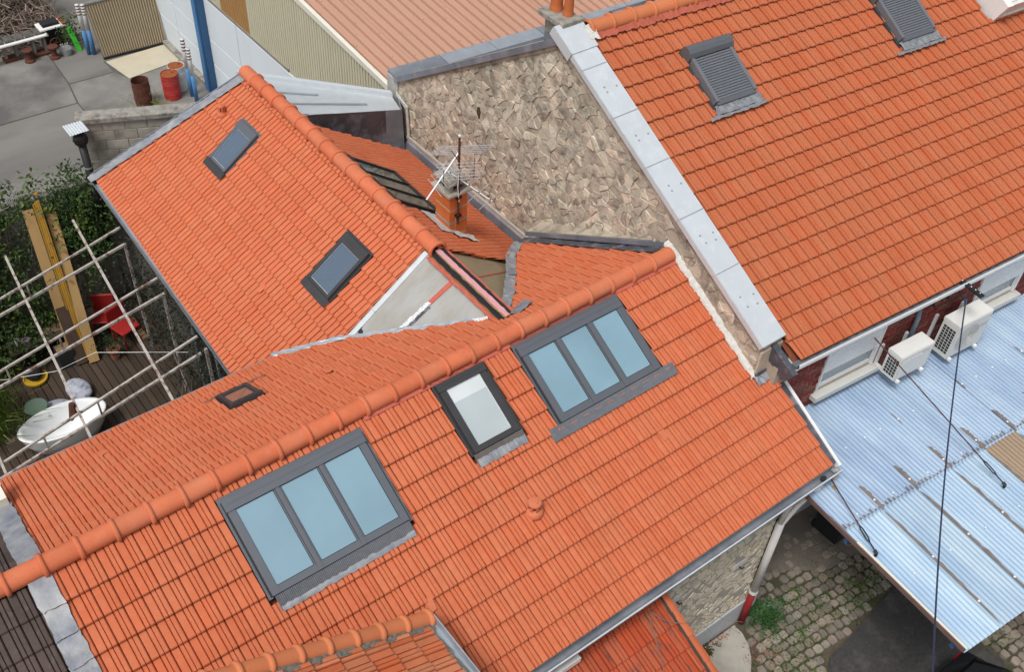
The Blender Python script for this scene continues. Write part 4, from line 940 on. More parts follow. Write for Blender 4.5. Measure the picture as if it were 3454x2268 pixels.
# ================================================================ WAREHOUSE behind
wh = thing('warehouse', 'large warehouse with tan ribbed metal roof and beige cladding behind the houses', 'warehouse')
tz = lambda y: 3.43+.095*(y-16.99)
def ribsheet(x0, x1, y0, y1, zf, ribs, hh, mt, name):
    xs = [(x0, 0)]
    for k in range(ribs):
        c = x0+(x1-x0)*(k+.5)/ribs; xs += [(c-.050, 0), (c-.046, -.03), (c-.036, -.03), (c-.025, hh), (c+.025, hh), (c+.040, -.03), (c+.05, 0)]
    xs.append((x1, 0)); n = len(xs)
    return MB().add([(x, y, zf(y)+h) for y in (y0, y1) for x, h in xs], [(i, i+1, n+i+1, n+i) for i in range(n-1)]).build(name, mt, wh)
for k in range(22):
    ribsheet(10.52+k*.96, 10.52+(k+1)*.96-.003, 15.75, 46, lambda y, k=k: tz(y)+.004*(k % 2), 4, .055, TAN, 'roof_sheet')
scr = MB()
for k in range(22*4):
    for j in range(12):
        if R.random() < .7: scr.lathe([(.016, 0), (.006, .03)], (10.52+(k+.5)*.24, 17.0+j*1.5+.2*((k*7) % 5), tz(17.0+j*1.5+.2*((k*7) % 5))+.035), 5)
tag(scr.build('roof_screws', BLACKM, wh), kind='stuff')
MB().slab([(10.46, 16.9, tz(16.9)+.05), (10.46, 46, tz(46)+.05), (10.56, 46, tz(46)+.05), (10.56, 16.9, tz(16.9)+.05)], (0, 0, -.14)).build('verge_trim', mat('cream_trim', (.72, .70, .60), .55, var=.05), wh)
MB().box((10.47, 16.78, 2.7), (10.60, 16.90, 3.55)).build('corner_trim', mat('pale_trim', (.60, .56, .50), .8, var=.15), wh)
def clad(y0, y1, z0, mt):
    n = max(2, int((y1-y0)/.105)); st_ = (y1-y0)/n; pr = []
    for k in range(n):
        a = y0+k*st_; pr += [(a, 10.50), (a+st_*.70, 10.50), (a+st_*.74, 10.55), (a+st_*.92, 10.55)]
    pr.append((y1, 10.50)); m_ = len(pr)
    vs = [(x, y, z0) for y, x in pr]+[(x, y, tz(y)-.02) for y, x in pr]
    MB().add(vs, [(i, i+1, m_+i+1, m_+i) for i in range(m_-1)]).build('cladding_sheet', mt, wh)
yy = 16.9
while yy < 21.6: clad(yy, min(yy+1.05, 21.67)-.004, 1.0, BEIGE); yy += 1.05
for y0, y1, mt in ((21.67, 22.7, BEIGE), (22.7, 23.75, BEIGE), (23.75, 24.6, OCHRE), (24.6, 25.4, OCHRE), (25.4, 26.4, BEIGE), (26.4, 27.4, BEIGE), (27.4, 32, BEIGE)): clad(y0, y1-.004, 1.57, mt)
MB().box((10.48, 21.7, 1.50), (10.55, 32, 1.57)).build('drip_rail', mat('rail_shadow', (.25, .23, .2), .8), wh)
ys = [21.0, 24.58, 26.62, 28.9, 31.6, 35]
for a, b in zip(ys, ys[1:]):
    for z0, z1 in ((-1.5, -.56), (-.56, .25), (.25, 1.50)): MB().bbox((0, 0, 0), (b-a-.03, z1-z0-.03, .10), .006, Matrix(((0, 0, -1, 10.58), (1, 0, 0, a), (0, 1, 0, z0), (0, 0, 0, 1)))).build('wall_panel', PANELW, wh)
MB().box((10.53, 21, -1.5), (10.75, 35, 1.5)).build('wall', mat('wall_core', (.25, .25, .25), .9), wh)
MB().box((10.24, 26.62, -1.5), (10.30, 26.84, 4.4)).box((10.42, 26.62, -1.5), (10.48, 26.84, 4.4)).box((10.30, 26.70, -1.5), (10.42, 26.74, 4.4)).build('steel_column', BLUEP, wh)
MB().box((10.30, 26.50, -1.5), (10.47, 26.60, 4.4)).build('dark_downpipe', BLUEDK, wh)
MB().box((10.30, 18, -1.5), (10.48, 26.4, -1.38)).box((10.30, 26.9, -1.5), (10.48, 34, -1.40)).build('base_kerb', CONCROUGH, wh)
MB().box((10.6, 16.9, -1.5), (32, 46, 2.9)).build('body', mat('dark_core', (.2, .2, .2), .9), wh)
place(wh)

# ================================================================ ZINC LEAN-TO
lt = thing('lean_to', 'pale zinc lean-to roof with rolled seams behind the wing', 'lean-to')
a_, b_, c_, d_ = V((7.10, 15.0, 4.95)), V((9.46, 14.90, 4.32)), V((9.50, 15.24, 4.40)), V((7.20, 16.75, 4.82))
def LT(u, v, h=0): return a_.lerp(b_, u).lerp(d_.lerp(c_, u), v)+V((0, 0, h))
crumple(lambda u, v, h: LT(u, v, h*.3), 0, 1, 0, 1, 12, 8, .02, mat('pale_zinc', (.56, .60, .62), .45, metal=.3, var=.08, scale=4), 'zinc_sheet', lt, 0, True)
for v, u1 in ((.30, .74), (.62, .42)): MB().tube([LT(0, v, .02), LT(u1, v+.02, .03)], .018, 8).build('roll_seam', ZINC, lt)
MB().slab([LT(-.05, 1, 0), LT(1.0, 1, 0), LT(1.0, 1, .09), LT(-.05, 1, .09)], (.03, .12, .0)).build('ridge_capping', ZINCNEW, lt)
MB().slab([LT(0, 0), LT(.86, 0), V((9.10, 14.87, 3.5)), V((7.10, 14.98, 3.5))], (0, .05, 0)).build('lead_upstand', LEADSTAIN, lt)
MB().slab([LT(.86, 0), LT(1.0, 0), V((9.46, 14.86, 3.42)), V((9.10, 14.86, 3.42))], (0, .05, 0)).build('zinc_upstand', ZINCDARK, lt)
MB().slab([V((9.46, 14.84, 3.42)), V((9.46, 14.9, 4.34)), V((9.60, 15.26, 4.42)), V((9.60, 15.26, 3.42))], (.03, 0, 0)).build('side_flashing', ZINCDARK, lt)
MB().slab([(9.60, 14.78, 3.45), (9.60, 14.86, 4.36), (9.60, 15.25, 4.50), (9.60, 15.25, 4.42), (9.60, 14.92, 4.28), (9.60, 14.86, 3.45)], (-.02, 0, 0)).build('mortar_edge', MORTAR, lt)
place(lt)

# ================================================================ BLOCK WALL, BOUNDARY WALL, FLUE
bw = thing('block_wall', 'stained concrete block wall with flat concrete coping beside the yard', 'wall')
p0, p1 = V((4.30, 18.02, 0)), V((6.7, 16.92, 0)); dw = (p1-p0).normalized(); nw = V((dw.y, -dw.x, 0)); Lw = (p1-p0).length
MW = Matrix((dw, nw, ZV)).transposed().to_4x4(); MW.translation = p0
MB().box((0, -.2, -1.5), (Lw, .0, 4.18), MW).build('core', CONCROUGH, bw)
for j in range(9):
    for i in range(-1, 7):
        a = max(0, i*.41+(.2 if j % 2 else 0)); b = min(Lw, i*.41+(.2 if j % 2 else 0)+.398)
        if b-a < .05: continue
        z = 2.28+j*.212; MB().bbox((a, z, 0), (b, z+.20, .012), .006, MW @ Matrix(((1, 0, 0, 0), (0, 0, 1, 0), (0, 1, 0, 0), (0, 0, 0, 1)))).build('block', BLOCK, bw)
MB().bbox((-.06, -.26, 4.18), (Lw, .06, 4.28), .012, MW).build('coping', CONCROUGH, bw)
place(bw)
bd = MB().box((-6, 17.95, -1.5), (4.3, 18.2, 2.95)).build('boundary_wall', CONCROUGH)
tag(bd, 'low grey boundary wall half hidden by ivy behind the deck', 'wall')
fl = thing('flue_pipe', 'black flue pipe with ball cowl and metal sheet on top', 'flue')
MB().tube([(4.18, 17.72, 1.6), (4.18, 17.72, 3.92)], .075, 12).build('pipe', mat('black_flue', (.03, .03, .03), .5, metal=.3), fl, True)
MB().tube([(4.18, 17.72, 3.4), (4.18, 17.72, 3.43)], .083, 12).build('pipe_clamp', GALV, fl)
MB().lathe([(.075, 0), (.11, .05), (.135, .12), (.13, .19), (.09, .25), (.03, .27)], (4.18, 17.72, 3.90), 14).build('ball_cowl', BLACKM, fl)
for k in range(14): t = 2*PI*k/14; MB().tube([(4.18+.112*math.cos(t), 17.72+.112*math.sin(t), 3.95), (4.18+.139*math.cos(t+.3), 17.72+.139*math.sin(t+.3), 4.03), (4.18+.094*math.cos(t+.6), 17.72+.094*math.sin(t+.6), 4.15)], .008, 4).build('cowl_vane', BLACKM, fl)
mb = MB(); n = 14
mb.add([(3.98+.36*i/n, y, 4.26+(.012 if i % 2 else 0)) for y in (17.55, 17.95) for i in range(n+1)], [(i, i+1, n+i+2, n+i+1) for i in range(n)]); mb.build('cover_sheet', ZINCNEW, fl)
place(fl)
# ================================================================ CANOPY
can = thing('canopy', 'blue corrugated canopy roof in front of the brick wall', 'canopy')
CZ = lambda d: 3.46-.03*d
SC_ = Matrix((ex, -ey, ZV)).transposed().to_4x4(); SC_.translation = V((10.75, 5.55, 0))
def sheet(u0, u1, d0, d1, dz, mt, name='corrugated_sheet'):
    n = int(round((u1-u0)/.0095)); vs = []; m_ = 9
    for r_ in range(m_):
        d = d0+(d1-d0)*r_/(m_-1)
        for i in range(n+1):
            u = u0+(u1-u0)*i/n; vs.append(SC_ @ V((u, d, CZ(d)+dz+.009*math.sin(2*PI*u/.076))))
    fs = [(r_*(n+1)+i, r_*(n+1)+i+1, (r_+1)*(n+1)+i+1, (r_+1)*(n+1)+i) for r_ in range(m_-1) for i in range(n)]
    return MB().add(vs, fs).build(name, mt, can, True)
BROWNS = mat('brown_corrugated', (.30, .22, .15), .6, var=.12, scale=2, stretch=(2, .4, 1))
ue = [-1.13+.735*k for k in range(13)]
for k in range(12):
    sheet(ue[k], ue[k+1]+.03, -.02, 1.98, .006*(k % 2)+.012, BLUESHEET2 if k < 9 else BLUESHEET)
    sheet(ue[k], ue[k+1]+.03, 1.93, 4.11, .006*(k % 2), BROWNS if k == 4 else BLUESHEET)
for k in range(1, 12):   # grime caught at the side laps, fixings, torn lap edge
    def st_(d0, d1, w_):
        vs = []; n = 24
        for i in range(n+1):
            d = d0+(d1-d0)*i/n; ww = w_*R.uniform(.6, 1.2)*(1-abs(2*i/n-1)**6); vs += [SC_ @ V((ue[k]+.005, d, CZ(d)+.030)), SC_ @ V((ue[k]+.005+ww, d, CZ(d)+.030))]
        MB().add(vs, [(2*i, 2*i+1, 2*i+3, 2*i+2) for i in range(n)]).build('grime_streak', GRIME, can)
    st_(1.5, 2.0, .07); st_(2.0, 4.1, .055)
    if k % 2: st_(.75, 1.0, .025)
    for d in (1.8, 2.9, 3.7, .9):
        MB().lathe([(.018, 0), (.016, .008), (.004, .012)], SC_ @ V((ue[k]+.03, d, CZ(d)+.030)), 8).build('fixing_washer', WHITE, can)
for k in range(12):
    for d, f in ((1.85, .5), (2.95, .45), (.9, .5)): MB().lathe([(.016, 0), (.014, .008), (.004, .012)], SC_ @ V((ue[k]+.735*f, d, CZ(d)+.028)), 8).build('fixing_washer', WHITE, can)
mb = MB()
for i in range(100):
    u = -1.1+i*.076; l_ = R.uniform(.02, .10); mb.quad(*[SC_ @ V((u+a, 1.955-b, CZ(1.95)+.034)) for a, b in ((0, 0), (.035, 0), (.03, l_), (.008, l_*.8))])
tag(mb.build('lap_dirt', GRIME, can), kind='stuff')
MB().box((-1.15, 0, 3.35), (-1.12, 4.1, 3.43), SC_).build('edge_beam', mat('rust_beam', (.16, .10, .09), .8, var=.2), can)
MB().box((-1.145, 2.2, 3.44), (-1.115, 4.11, 3.455), SC_).build('edge_trim', mat('cream_trim', (.6, .58, .5)), can)
for d in (.9, 2.0, 3.9): MB().box((-1.1, d, 3.18), (7.6, d+.06, 3.28), SC_).build('purlin', BLUEDK, can)
for u in (2.5, 6.5): MB().box((u, 3.85, -.03), (u+.09, 3.94, 3.26), SC_).build('post', BLUEDK, can)
place(can)
def rod(p, q, label, name='tie_rod', turn=True):
    t = thing(name, label, 'tie rod', 'rods staying the canopy')
    p, q = V(p), V(q); d = (q-p).normalized(); L = (q-p).length
    MB().tube([p, p+d*(L-.45)], .010, 6).build('rod', ROD, t)
    a = p+d*(L-.46)
    sd_ = d.cross(ZV).normalized()
    MB().tube([a, a+sd_*.02+d*.06, a+sd_*.02+d*.22, a+d*.28], .010, 6).tube([a, a-sd_*.02+d*.06, a-sd_*.02+d*.22, a+d*.28], .010, 6).build('turnbuckle', BLACKM, t)
    MB().tube([a+d*.26, q], .010, 6).tube([q-d*.05, q, q+V((0, 0, -.05))], .025, 6).build('hook', BLACKM, t)
    return place(t)
rod(SW @ V((1.98, -.02, 4.42)), SC_ @ V((1.46, 2.62, 3.49)), 'dark red tie rod crossing the smaller cooling unit down to the canopy')
rod((9.95, 4.5, 3.60), (9.50, 3.16, 3.47), 'dark red tie rod from the gutter corner to the canopy edge')
# bracket and cable
brk = thing('wall_bracket', 'black perforated channel bracket sticking out under the tall eave', 'bracket')
b0 = SG.pt(4.25, 5.72, -.02); MB().bar(b0, b0-ey*.52+V((0, 0, -.02)), .09, .03).build('channel', BLACKM, brk)
for k in range(5): MB().lathe([(.012, 0), (.012, .004)], b0-ey*(.12+.085*k)+ZV*.012, 8).build('hole', PVCW, brk)
MB().tube([b0-ey*.1, b0-ey*.15-ZV*.2, b0-ey*.3-ZV*.28], .012, 5).build('loose_wire', RUBBER, brk)
MB().tube([b0-ey*.30-ZV*.24, b0-ey*.32-ZV*.32], .02, 6).build('insulator', BLUEP, brk)
place(brk)
q0 = b0-ey*.30-ZV*.24; q1 = V((7.35, 1.30, 5.1))
P = [q0.lerp(q1, k/16)-ZV*(.25*math.sin(PI*k/16)) for k in range(17)]
cb_ = MB().tube(P, .011, 6)
tw = []
for k in range(90):
    t = k/89; c = q0.lerp(q1, t)-ZV*(.25*math.sin(PI*t)); tw.append(c+V((math.cos(k*1.3)*.006, math.sin(k*1.3)*.006, 0)))
cb_.tube(tw, .007, 5); tag(cb_.build('overhead_cable', CABLE), 'twisted dark blue overhead cable crossing the blue canopy', 'cable')

# ================================================================ COOLING UNITS on the brick wall
def ac(u0, w_, d_, h_, z0, label, fan):
    t = thing('air_conditioner', label, 'air conditioner', 'cooling units on the brick wall')
    M = SW @ Matrix.Translation((u0, -.20-d_, z0))
    MB().bbox((0, 0, 0), (w_, d_, h_), .02, M).build('casing', ACW, t)
    MB().box((-.006, .008, h_-.06), (w_+.006, d_+.006, h_+.004), M).build('lid', mat('pale_casing', (.70, .70, .67), .5, var=.03), t)
    for j in range(6 if h_ < .65 else 9):
        for i in range(4):
            y0 = .03+i*(d_-.06)/4; z1 = h_*.12+j*(h_*.72)/(6 if h_ < .65 else 9)
            MB().box((-.004, y0, z1), (.003, y0+(d_-.06)/4*.8, z1+h_*.72/(6 if h_ < .65 else 9)*.72), M).build('grille_slot', RUBBER, t)
    if fan:
        c = M @ V((w_*.42, -.006, h_*.5)); rr = h_*.36; mb = MB()
        for k in range(8):
            r_ = rr*(k+1)/8; P = [c+ex*(r_*math.cos(2*PI*i/28))+ZV*(r_*math.sin(2*PI*i/28)) for i in range(29)]; mb.tube(P, .004, 4, False)
        mb.build('fan_guard', mat('guard_grey', (.45, .45, .43), .5), t)
        MB().box((w_*.74, -.004, h_*.62), (w_*.95, .001, h_*.74), M).build('badge', mat('badge_grey', (.52, .52, .5), .5), t)
    else:
        MB().box((.06, -.004, .05), (w_-.03, .001, h_-.10), M).build('front_panel', mat('pale_casing', (.7, .7, .67)), t)
        MB().box((w_*.66, -.006, h_-.09), (w_*.9, -.001, h_-.06), M).build('badge', mat('badge_grey', (.52, .52, .5)), t)
    for a in (.06, w_-.12):
        MB().box((a, -.05, -.05), (a+.05, d_+.19, -.005), M).box((a, d_+.15, -.05), (a+.05, d_+.19, h_*.8), M).build('bracket', WHITE, t)
    return place(t)
ac(2.20, .72, .27, .50, 3.74, 'smaller cream cooling unit with plain front beside the shuttered window', False)
ac(3.42, .80, .30, .70, 3.64, 'larger cream cooling unit with round fan guard on the brick wall', True)

# ================================================================ TV ANTENNA
an = thing('tv_antenna', 'rusty mast with three silver aerials on the brick chimney', 'antenna')
mx, my = 7.93, 10.87
MB().tube([(mx, my, 4.85), (mx, my, 6.50)], .019, 10).build('mast', RUST, an)
MB().tube([(mx, my, 6.50), (mx, my, 6.53)], .020, 10).build('mast_cap', WHITE, an)
for z in (5.0, 5.36): MB().box((mx-.05, my-.03, z), (mx+.05, my+.06, z+.035)).build('mast_clamp', BLACKM, an)
def aerial(c, d, L, els, thick=.008, up=0):
    c = V(c); d = V(d).normalized(); s_ = d.cross(ZV).normalized(); root = MB().tube([c-d*L*.5, c+d*L*.5], .011, 8).build('boom', ALU, an)
    for f, w_ in els:
        p = c+d*L*(f-.5)+ZV*up; MB().tube([p-s_*w_/2, p+s_*w_/2], .006, 5).build('element', ALU, root)
        MB().box(p-V((.012, .012, .012)), p+V((.012, .012, .012))).build('element_clip', BLACKM, root)
aerial((mx+.08, my-.10, 5.66), (.35, -1, -.25), 1.0, [(.02, .62), (.18, .60), (.36, .62), (.55, .60), (.74, .58), (.96, .62)])
r_ = MB().tube([(mx-.62, my-.02, 5.60), (mx+.02, my+.02, 6.22)], .016, 8).build('boom', ALU, an)
for f in (.25, .34, .43, .52, .61, .70, .79):
    p = V((mx-.62, my-.02, 5.60)).lerp(V((mx+.02, my+.02, 6.22)), f); e = V((.15, 1, .05)).normalized()*.24; MB().tube([p-e, p+e], .005, 5).build('element', ALU, r_)
for k in range(5):
    z = 6.10+.035*k; MB().tube([(mx-.42+.03*k, my+.20-.02*k, z+.12), (mx+.40+.03*k, my-.10-.02*k, z+.02)], .006, 5).build('reflector_rod', ALU, an)
for dx in (-.1, .36): MB().tube([(mx+dx, my+.08, 6.26), (mx+dx+.06, my-.06, 6.10)], .007, 5).build('reflector_bar', BLACKM, an)
for k in range(6):
    z = 5.72+.06*k; MB().tube([(mx-.36, my+.10, z+.06), (mx+.30, my-.16, z)], .005, 5).build('reflector_rod', ALU, an)
for s_ in (-.32, .26): MB().tube([(mx+s_, my-.04, 5.74), (mx+s_, my-.05, 6.04)], .006, 5).build('reflector_bar', BLACKM, an)
MB().tube([(mx, my-.02, 5.3), (mx-.04, my-.03, 5.6), (mx-.02, my-.03, 5.9), (mx-.1, my, 6.05)], .008, 5).build('coax_cable', WHITE, an)
place(an)

# ================================================================ PERGOLA
pg = thing('pergola', 'rusty white steel pergola frame of thin trusses over the deck', 'pergola')
def zu(x): return 2.43+.33*(x-2.07)
for (xl, yl, xr, yr) in ((-.8, 16.6, 4.05, 16.08), (-.8, 15.0, 4.02, 14.40), (-.8, 13.05, 3.95, 12.70)):
    P0, P1 = V((xl, yl, zu(xl))), V((xr, yr, zu(xr)))
    MB().bar(P0, P1, .036, .036).build('top_chord', STEELW, pg)
    Q0, Q1 = P0-ZV*.26, P1-ZV*.40
    MB().bar(Q0, Q1, .042, .045).build('bottom_chord', STEELW, pg)
    for f in (.42, .62): MB().bar(P0.lerp(P1, f), Q0.lerp(Q1, f), .03, .03, (1, 0, 0)).build('strut', STEELW, pg)
for (x0, y0, x1, y1) in ((2.16, 17.2, 1.65, 10.7), (3.46, 16.95, 2.98, 10.72), (.7, 17.0, .35, 10.8)):
    MB().bar((x0, y0, zu(x0)+.05), (x1, y1, zu(x1)+.05), .042, .042).build('purlin', STEELW, pg)
for x, y in ((4.05, 12.72), (4.05, 14.42), (4.05, 16.1)): MB().bar((x, y, 0), (x, y, zu(x)-.4), .05, .05, (1, 0, 0)).build('post', STEELW, pg)
MB().bar((-.7, 10.75, 1.5), (-.7, 16.6, 1.5), .05, .05).build('purlin', STEELW, pg)
MB().tube([(1.78, 12.98, 2.5), (1.75, 12.95, 2.3), (1.70, 13.0, 2.15)], [.05, .07, .04], 6).build('rusted_clamp', RUST, pg)
place(pg)

# ================================================================ DECK FURNITURE
tub = MB(); n = 36; rings = [(.62, .0, .52), (.74, .02, .62), (.92, .30, .86), (1.0, .53, .98), (1.015, .56, 1.0), (.99, .575, .97), (.90, .565, .86), (.84, .45, .78), (.72, .22, .62), (.55, .12, .42), (.0, .11, .0)]
tb = tub
for sx, z, sy in rings:
    for j in range(n): t = 2*PI*j/n; tb.v.append((1.76+.80*sx*math.cos(t), 14.64+.43*sy*math.sin(t)-.03*math.cos(t), z))
for i in range(len(rings)-1):
    for j in range(n): tb.f.append((i*n+j, i*n+(j+1) % n, (i+1)*n+(j+1) % n, (i+1)*n+j))
o = tub.build('bathtub', ENAMEL, None, True); tag(o, 'white oval freestanding bathtub on the wooden deck', 'bathtub')
MB().lathe([(.028, 0), (.028, .012), (.006, .014)], (1.62, 14.97, .46), 12).build('overflow', GALV, o)
def blob(name, c, r, label, cat, mt, rough=.1, group=None, rz=0):
    mb = MB(); a, b = 9, 16; vs = []
    for i in range(a+1):
        th = PI*i/a
        for j in range(b):
            ph = 2*PI*j/b; x = r[0]*math.sin(th)*math.cos(ph)*R.uniform(1-rough, 1+rough); y = r[1]*math.sin(th)*math.sin(ph)*R.uniform(1-rough, 1+rough); z = r[2]*(math.cos(th)+1)
            vs.append((c[0]+x*math.cos(rz)-y*math.sin(rz), c[1]+x*math.sin(rz)+y*math.cos(rz), c[2]+z))
    mb.add(vs, [(i*b+j, i*b+(j+1) % b, (i+1)*b+(j+1) % b, (i+1)*b+j) for i in range(a) for j in range(b)])
    return tag(mb.build(name, mt, None, True), label, cat, group)
blob('pebble_cushion', (2.36, 15.66, .02), (.23, .34, .10), 'upright larger grey pebble print cushion next to the bathtub', 'cushion', PEB, .02, rz=.15)
blob('pebble_cushion', (1.86, 15.45, .02), (.30, .19, .09), 'flatter grey pebble print cushion lying between stool and bathtub', 'cushion', PEB, .02, rz=-.4)
blob('pouf', (1.80, 16.55, .03), (.17, .19, .12), 'black pouf with yellow rim on the deck', 'pouf', BLACKF, .06)
tag(MB().lathe([(.20, 0), (.235, .03), (.235, .07), (.21, .07), (.2, .04)], (1.80, 16.5, 0), 20).build('yellow_tray', YELLOW), 'round yellow tray under the black pouf', 'tray')
stl = thing('stool', 'small round dull green stool by the bathtub', 'stool')
MB().lathe([(.03, .34), (.20, .34), (.215, .355), (.215, .385), (.2, .392), (.01, .392)], (1.50, 15.42, 0), 22).build('seat', GREENP, stl)
for k in range(4): t = PI/4+PI/2*k; MB().tube([(1.50+.12*math.cos(t), 15.42+.12*math.sin(t), .35), (1.50+.17*math.cos(t), 15.42+.17*math.sin(t), 0)], .02, 8).build('leg', GREENP, stl)
place(stl)
def pot(c, r, h, mt, label, plant, name='potted_plant', lm=LEAFD, ph=.4, n=40):
    t = thing(name, label, 'potted plant')
    MB().lathe([(r*.7, 0), (r*.95, h*.85), (r*1.06, h*.86), (r*1.06, h), (r*.9, h), (r*.85, h*.9), (.01, h*.88)], c, 18).build('pot', mt, t)
    mb = MB(); c2 = V(c)+ZV*(h+ph*.4)
    for k in range(12): e = c2+V((R.gauss(0, r), R.gauss(0, r), R.uniform(0, ph*.6))); mb.tube([V(c)+ZV*h*.85, (V(c)+ZV*h+e)/2+V((R.gauss(0, .03), 0, .05)), e], .005, 4)
    leaves(mb, [c2+V((R.gauss(0, r), R.gauss(0, r), R.gauss(0, ph*.3))) for _ in range(n)], .03, 6, .05); mb.build('foliage', lm, t)
    return place(t)
pot((3.32, 16.2, 0), .13, .26, mat('terracotta_pot', (.34, .13, .085), .8), 'terracotta pot with thin leafy plant on the deck boards', 1)
pot((4.0-.22, 13.6, 0), .20, .30, mat('dark_pot', (.06, .05, .045), .8), 'dark pot with leafy plant beside the wall near the corner gutter', 1, n=60)
bp = thing('square_planter', 'tall square black planter with pebbles beside the timbers', 'planter')
MB().box((2.32, 16.45, 0), (2.62, 16.75, .42)).build('box', mat('black_planter', (.03, .03, .03), .7), bp); MB().box((2.345, 16.475, .42), (2.595, 16.725, .425)).build('pebbles', mat('brown_pebbles', (.32, .22, .12), .9, var=.4, scale=40, bump=1, bscale=50), bp); place(bp)
tbl = thing('potting_table', 'dark wooden potting table under the pergola with pots on it', 'table')
for k in range(4): MB().bbox((1.55, 16.72+k*.17, .56), (2.7, 16.87+k*.17, .60), .005).build('board', WOODDK, tbl)
for x in (1.6, 2.6):
    for y in (16.76, 17.32): MB().box((x, y, 0), (x+.06, y+.06, .56)).build('leg', WOODDK, tbl)
place(tbl)
cr_ = thing('wooden_crate', 'open wooden crate filled with dry straw on the potting table', 'crate')
for (a, b) in (((2.26, 16.78, .60), (2.72, 16.80, .74)), ((2.26, 17.28, .60), (2.72, 17.30, .74)), ((2.26, 16.78, .60), (2.28, 17.3, .74)), ((2.70, 16.78, .60), (2.72, 17.3, .74))): MB().box(a, b).build('side', mat('crate_wood', (.20, .15, .11), .85), cr_)
MB().box((2.28, 16.80, .60), (2.70, 17.28, .69)).build('straw', mat('straw', (.16, .10, .06), .95, var=.4, scale=30, bump=1, bscale=40), cr_); place(cr_)
for (x, y, r_, h, mt, lb) in ((1.78, 16.95, .055, .13, WHITE, 'white plastic pot on the potting table'), (1.93, 16.88, .075, .12, LILAC, 'lilac plastic pot on the potting table'), (2.05, 17.25, .07, .05, YELLOW, 'yellow saucer at the back of the potting table'), (1.92, 17.24, .07, .06, mat('olive_pot', (.14, .16, .03), .6), 'olive green pot at the back of the potting table'), (2.14, 17.0, .09, .12, RUBBER, 'black plastic pot in the middle of the potting table'), (1.64, 17.3, .10, .16, mat('slate_pot', (.05, .07, .07), .6), 'slate coloured pot at the left end of the potting table')):
    tag(MB().lathe([(r_*.75, 0), (r_, h), (r_*.9, h), (r_*.7, .02), (.01, .02)], (x, y, .605), 14).build('plant_pot', mt), lb, 'pot', 'pots on the potting table')
blob('pink_cushion', (3.72, 17.0, .25), (.24, .22, .12), 'dusty pink cushion near the wing wall', 'cushion', PINKC, .05)
def chair(x, y, rz, label):
    t = thing('red_chair', label, 'chair', 'red plastic chairs on the deck'); M = Matrix.Translation((x, y, 0)) @ Matrix.Rotation(rz, 4, 'Z')
    MB().bbox((-.22, -.22, .42), (.22, .22, .46), .02, M).build('seat', REDPL, t); MB().bbox((-.22, .18, .46), (.22, .23, .85), .02, M).build('backrest', REDPL, t)
    for a in (-.2, .17):
        for b in (-.2, .17): MB().box((a, b, 0), (a+.03, b+.03, .42), M).build('leg', REDPL, t)
    place(t)
chair(3.72, 16.50, .3, 'red plastic chair in front of the pink cushion'); chair(3.5, 17.0, -.5, 'red plastic chair half hidden behind the timbers')
pl = thing('wooden_pallet', 'slatted wooden lounger beside the red chair', 'lounger')
for k in range(7): MB().bbox((3.90, 16.05+k*.13, .28), (4.0+.02, 16.16+k*.13, .31), .004).bbox((3.62, 16.9+k*.0, .2), (3.64, 16.92, .22), .002).build('slat', mat('brown_slat', (.14, .08, .045), .8), pl)
place(pl)
tm = thing('timber_stack', 'long pale and yellow timber boards leaning against the ivy', 'timber')
for (xb, yb, xt, yt, zt, w_, th, mt, nm) in ((2.64, 16.50, 2.86, 17.60, 3.02, .19, .05, TIMBER, 'board'), (2.92, 16.30, 3.24, 17.60, 2.80, .19, .05, TIMBER, 'board')):
    MB().bar((xb, yb, .03), (xt, yt, zt), w_, th, (0, -1, .4)).build(nm, mt, tm)
for k in range(4): MB().bar((2.76+.035*k, 16.48-.03*k, .03), (2.99+.035*k, 17.60, 3.10+.02*k), .028, .05, (0, -1, .4)).build('batten', TIMBERY, tm)
MB().bar((2.70, 16.40, .02), (2.74, 16.9, 1.15), .22, .06, (0, -1, .4)).build('dark_board', WOODDK, tm)
place(tm)
# ivy and hedge
iv = thing('ivy', 'dark green ivy mass smothering the boundary wall', 'ivy')
mb = MB(); st = MB()
mb2 = MB()
for k in range(190):
    f = R.random()**.85; x = R.uniform(-1.2, 4.1)
    y = 17.98-1.2*f+R.gauss(0, .12); z = 3.10-2.75*f+R.gauss(0, .14)
    if 2.55 < x < 3.40 and y < 17.6: continue
    if x > 3.4 and z < 1.3: continue
    if 3.3 < x < 3.75 and f < .30 and R.random() < .8: continue
    sz = R.choice((.03, .045, .055, .06)); sp = R.uniform(.10, .24)
    leaves(mb2 if R.random() < .3 else mb, [(x+R.gauss(0, sp), y+R.gauss(0, sp*.6), max(.1, z+R.gauss(0, sp))) for _ in range(5)], sz, 36, sp*.6, .6)
for k in range(120):
    f = R.random()*.45; x = R.uniform(3.3, 4.0); leaves(mb, [(x, 17.9-1.1*f, 2.9-2.3*f)], .04, 34, .16, .5)
tag(mb2.build('young_foliage', mat('fresh_ivy_leaf', (.085, .13, .03), .6, var=.25, rnd=.5, hue=.5), iv), kind='stuff')
for k in range(60):
    x = R.uniform(-.5, 3.9); P = [V((x, 17.9, .1))]
    for j in range(8): P.append(P[-1]+V((R.gauss(0, .1), -.02+R.gauss(0, .04), .36)))
    st.tube(P, [.014-.0012*j for j in range(9)], 4)
tag(mb.build('foliage', LEAF, iv), kind='stuff'); st.build('stem', TWIG, iv); place(iv)
for k, (x, y, z) in enumerate(((1.72, 17.05, 1.35), (3.02, 16.95, 1.7), (3.15, 17.9, 3.05))):
    blob('orange_fruit', (x, y, z), (.035, .035, .035), ('orange fruit hanging low in the ivy at the left', 'orange fruit hanging in the middle of the ivy', 'orange fruit at the top of the ivy')[k], 'fruit', mat('orange_skin', (.75, .22, .02), .5), .01)
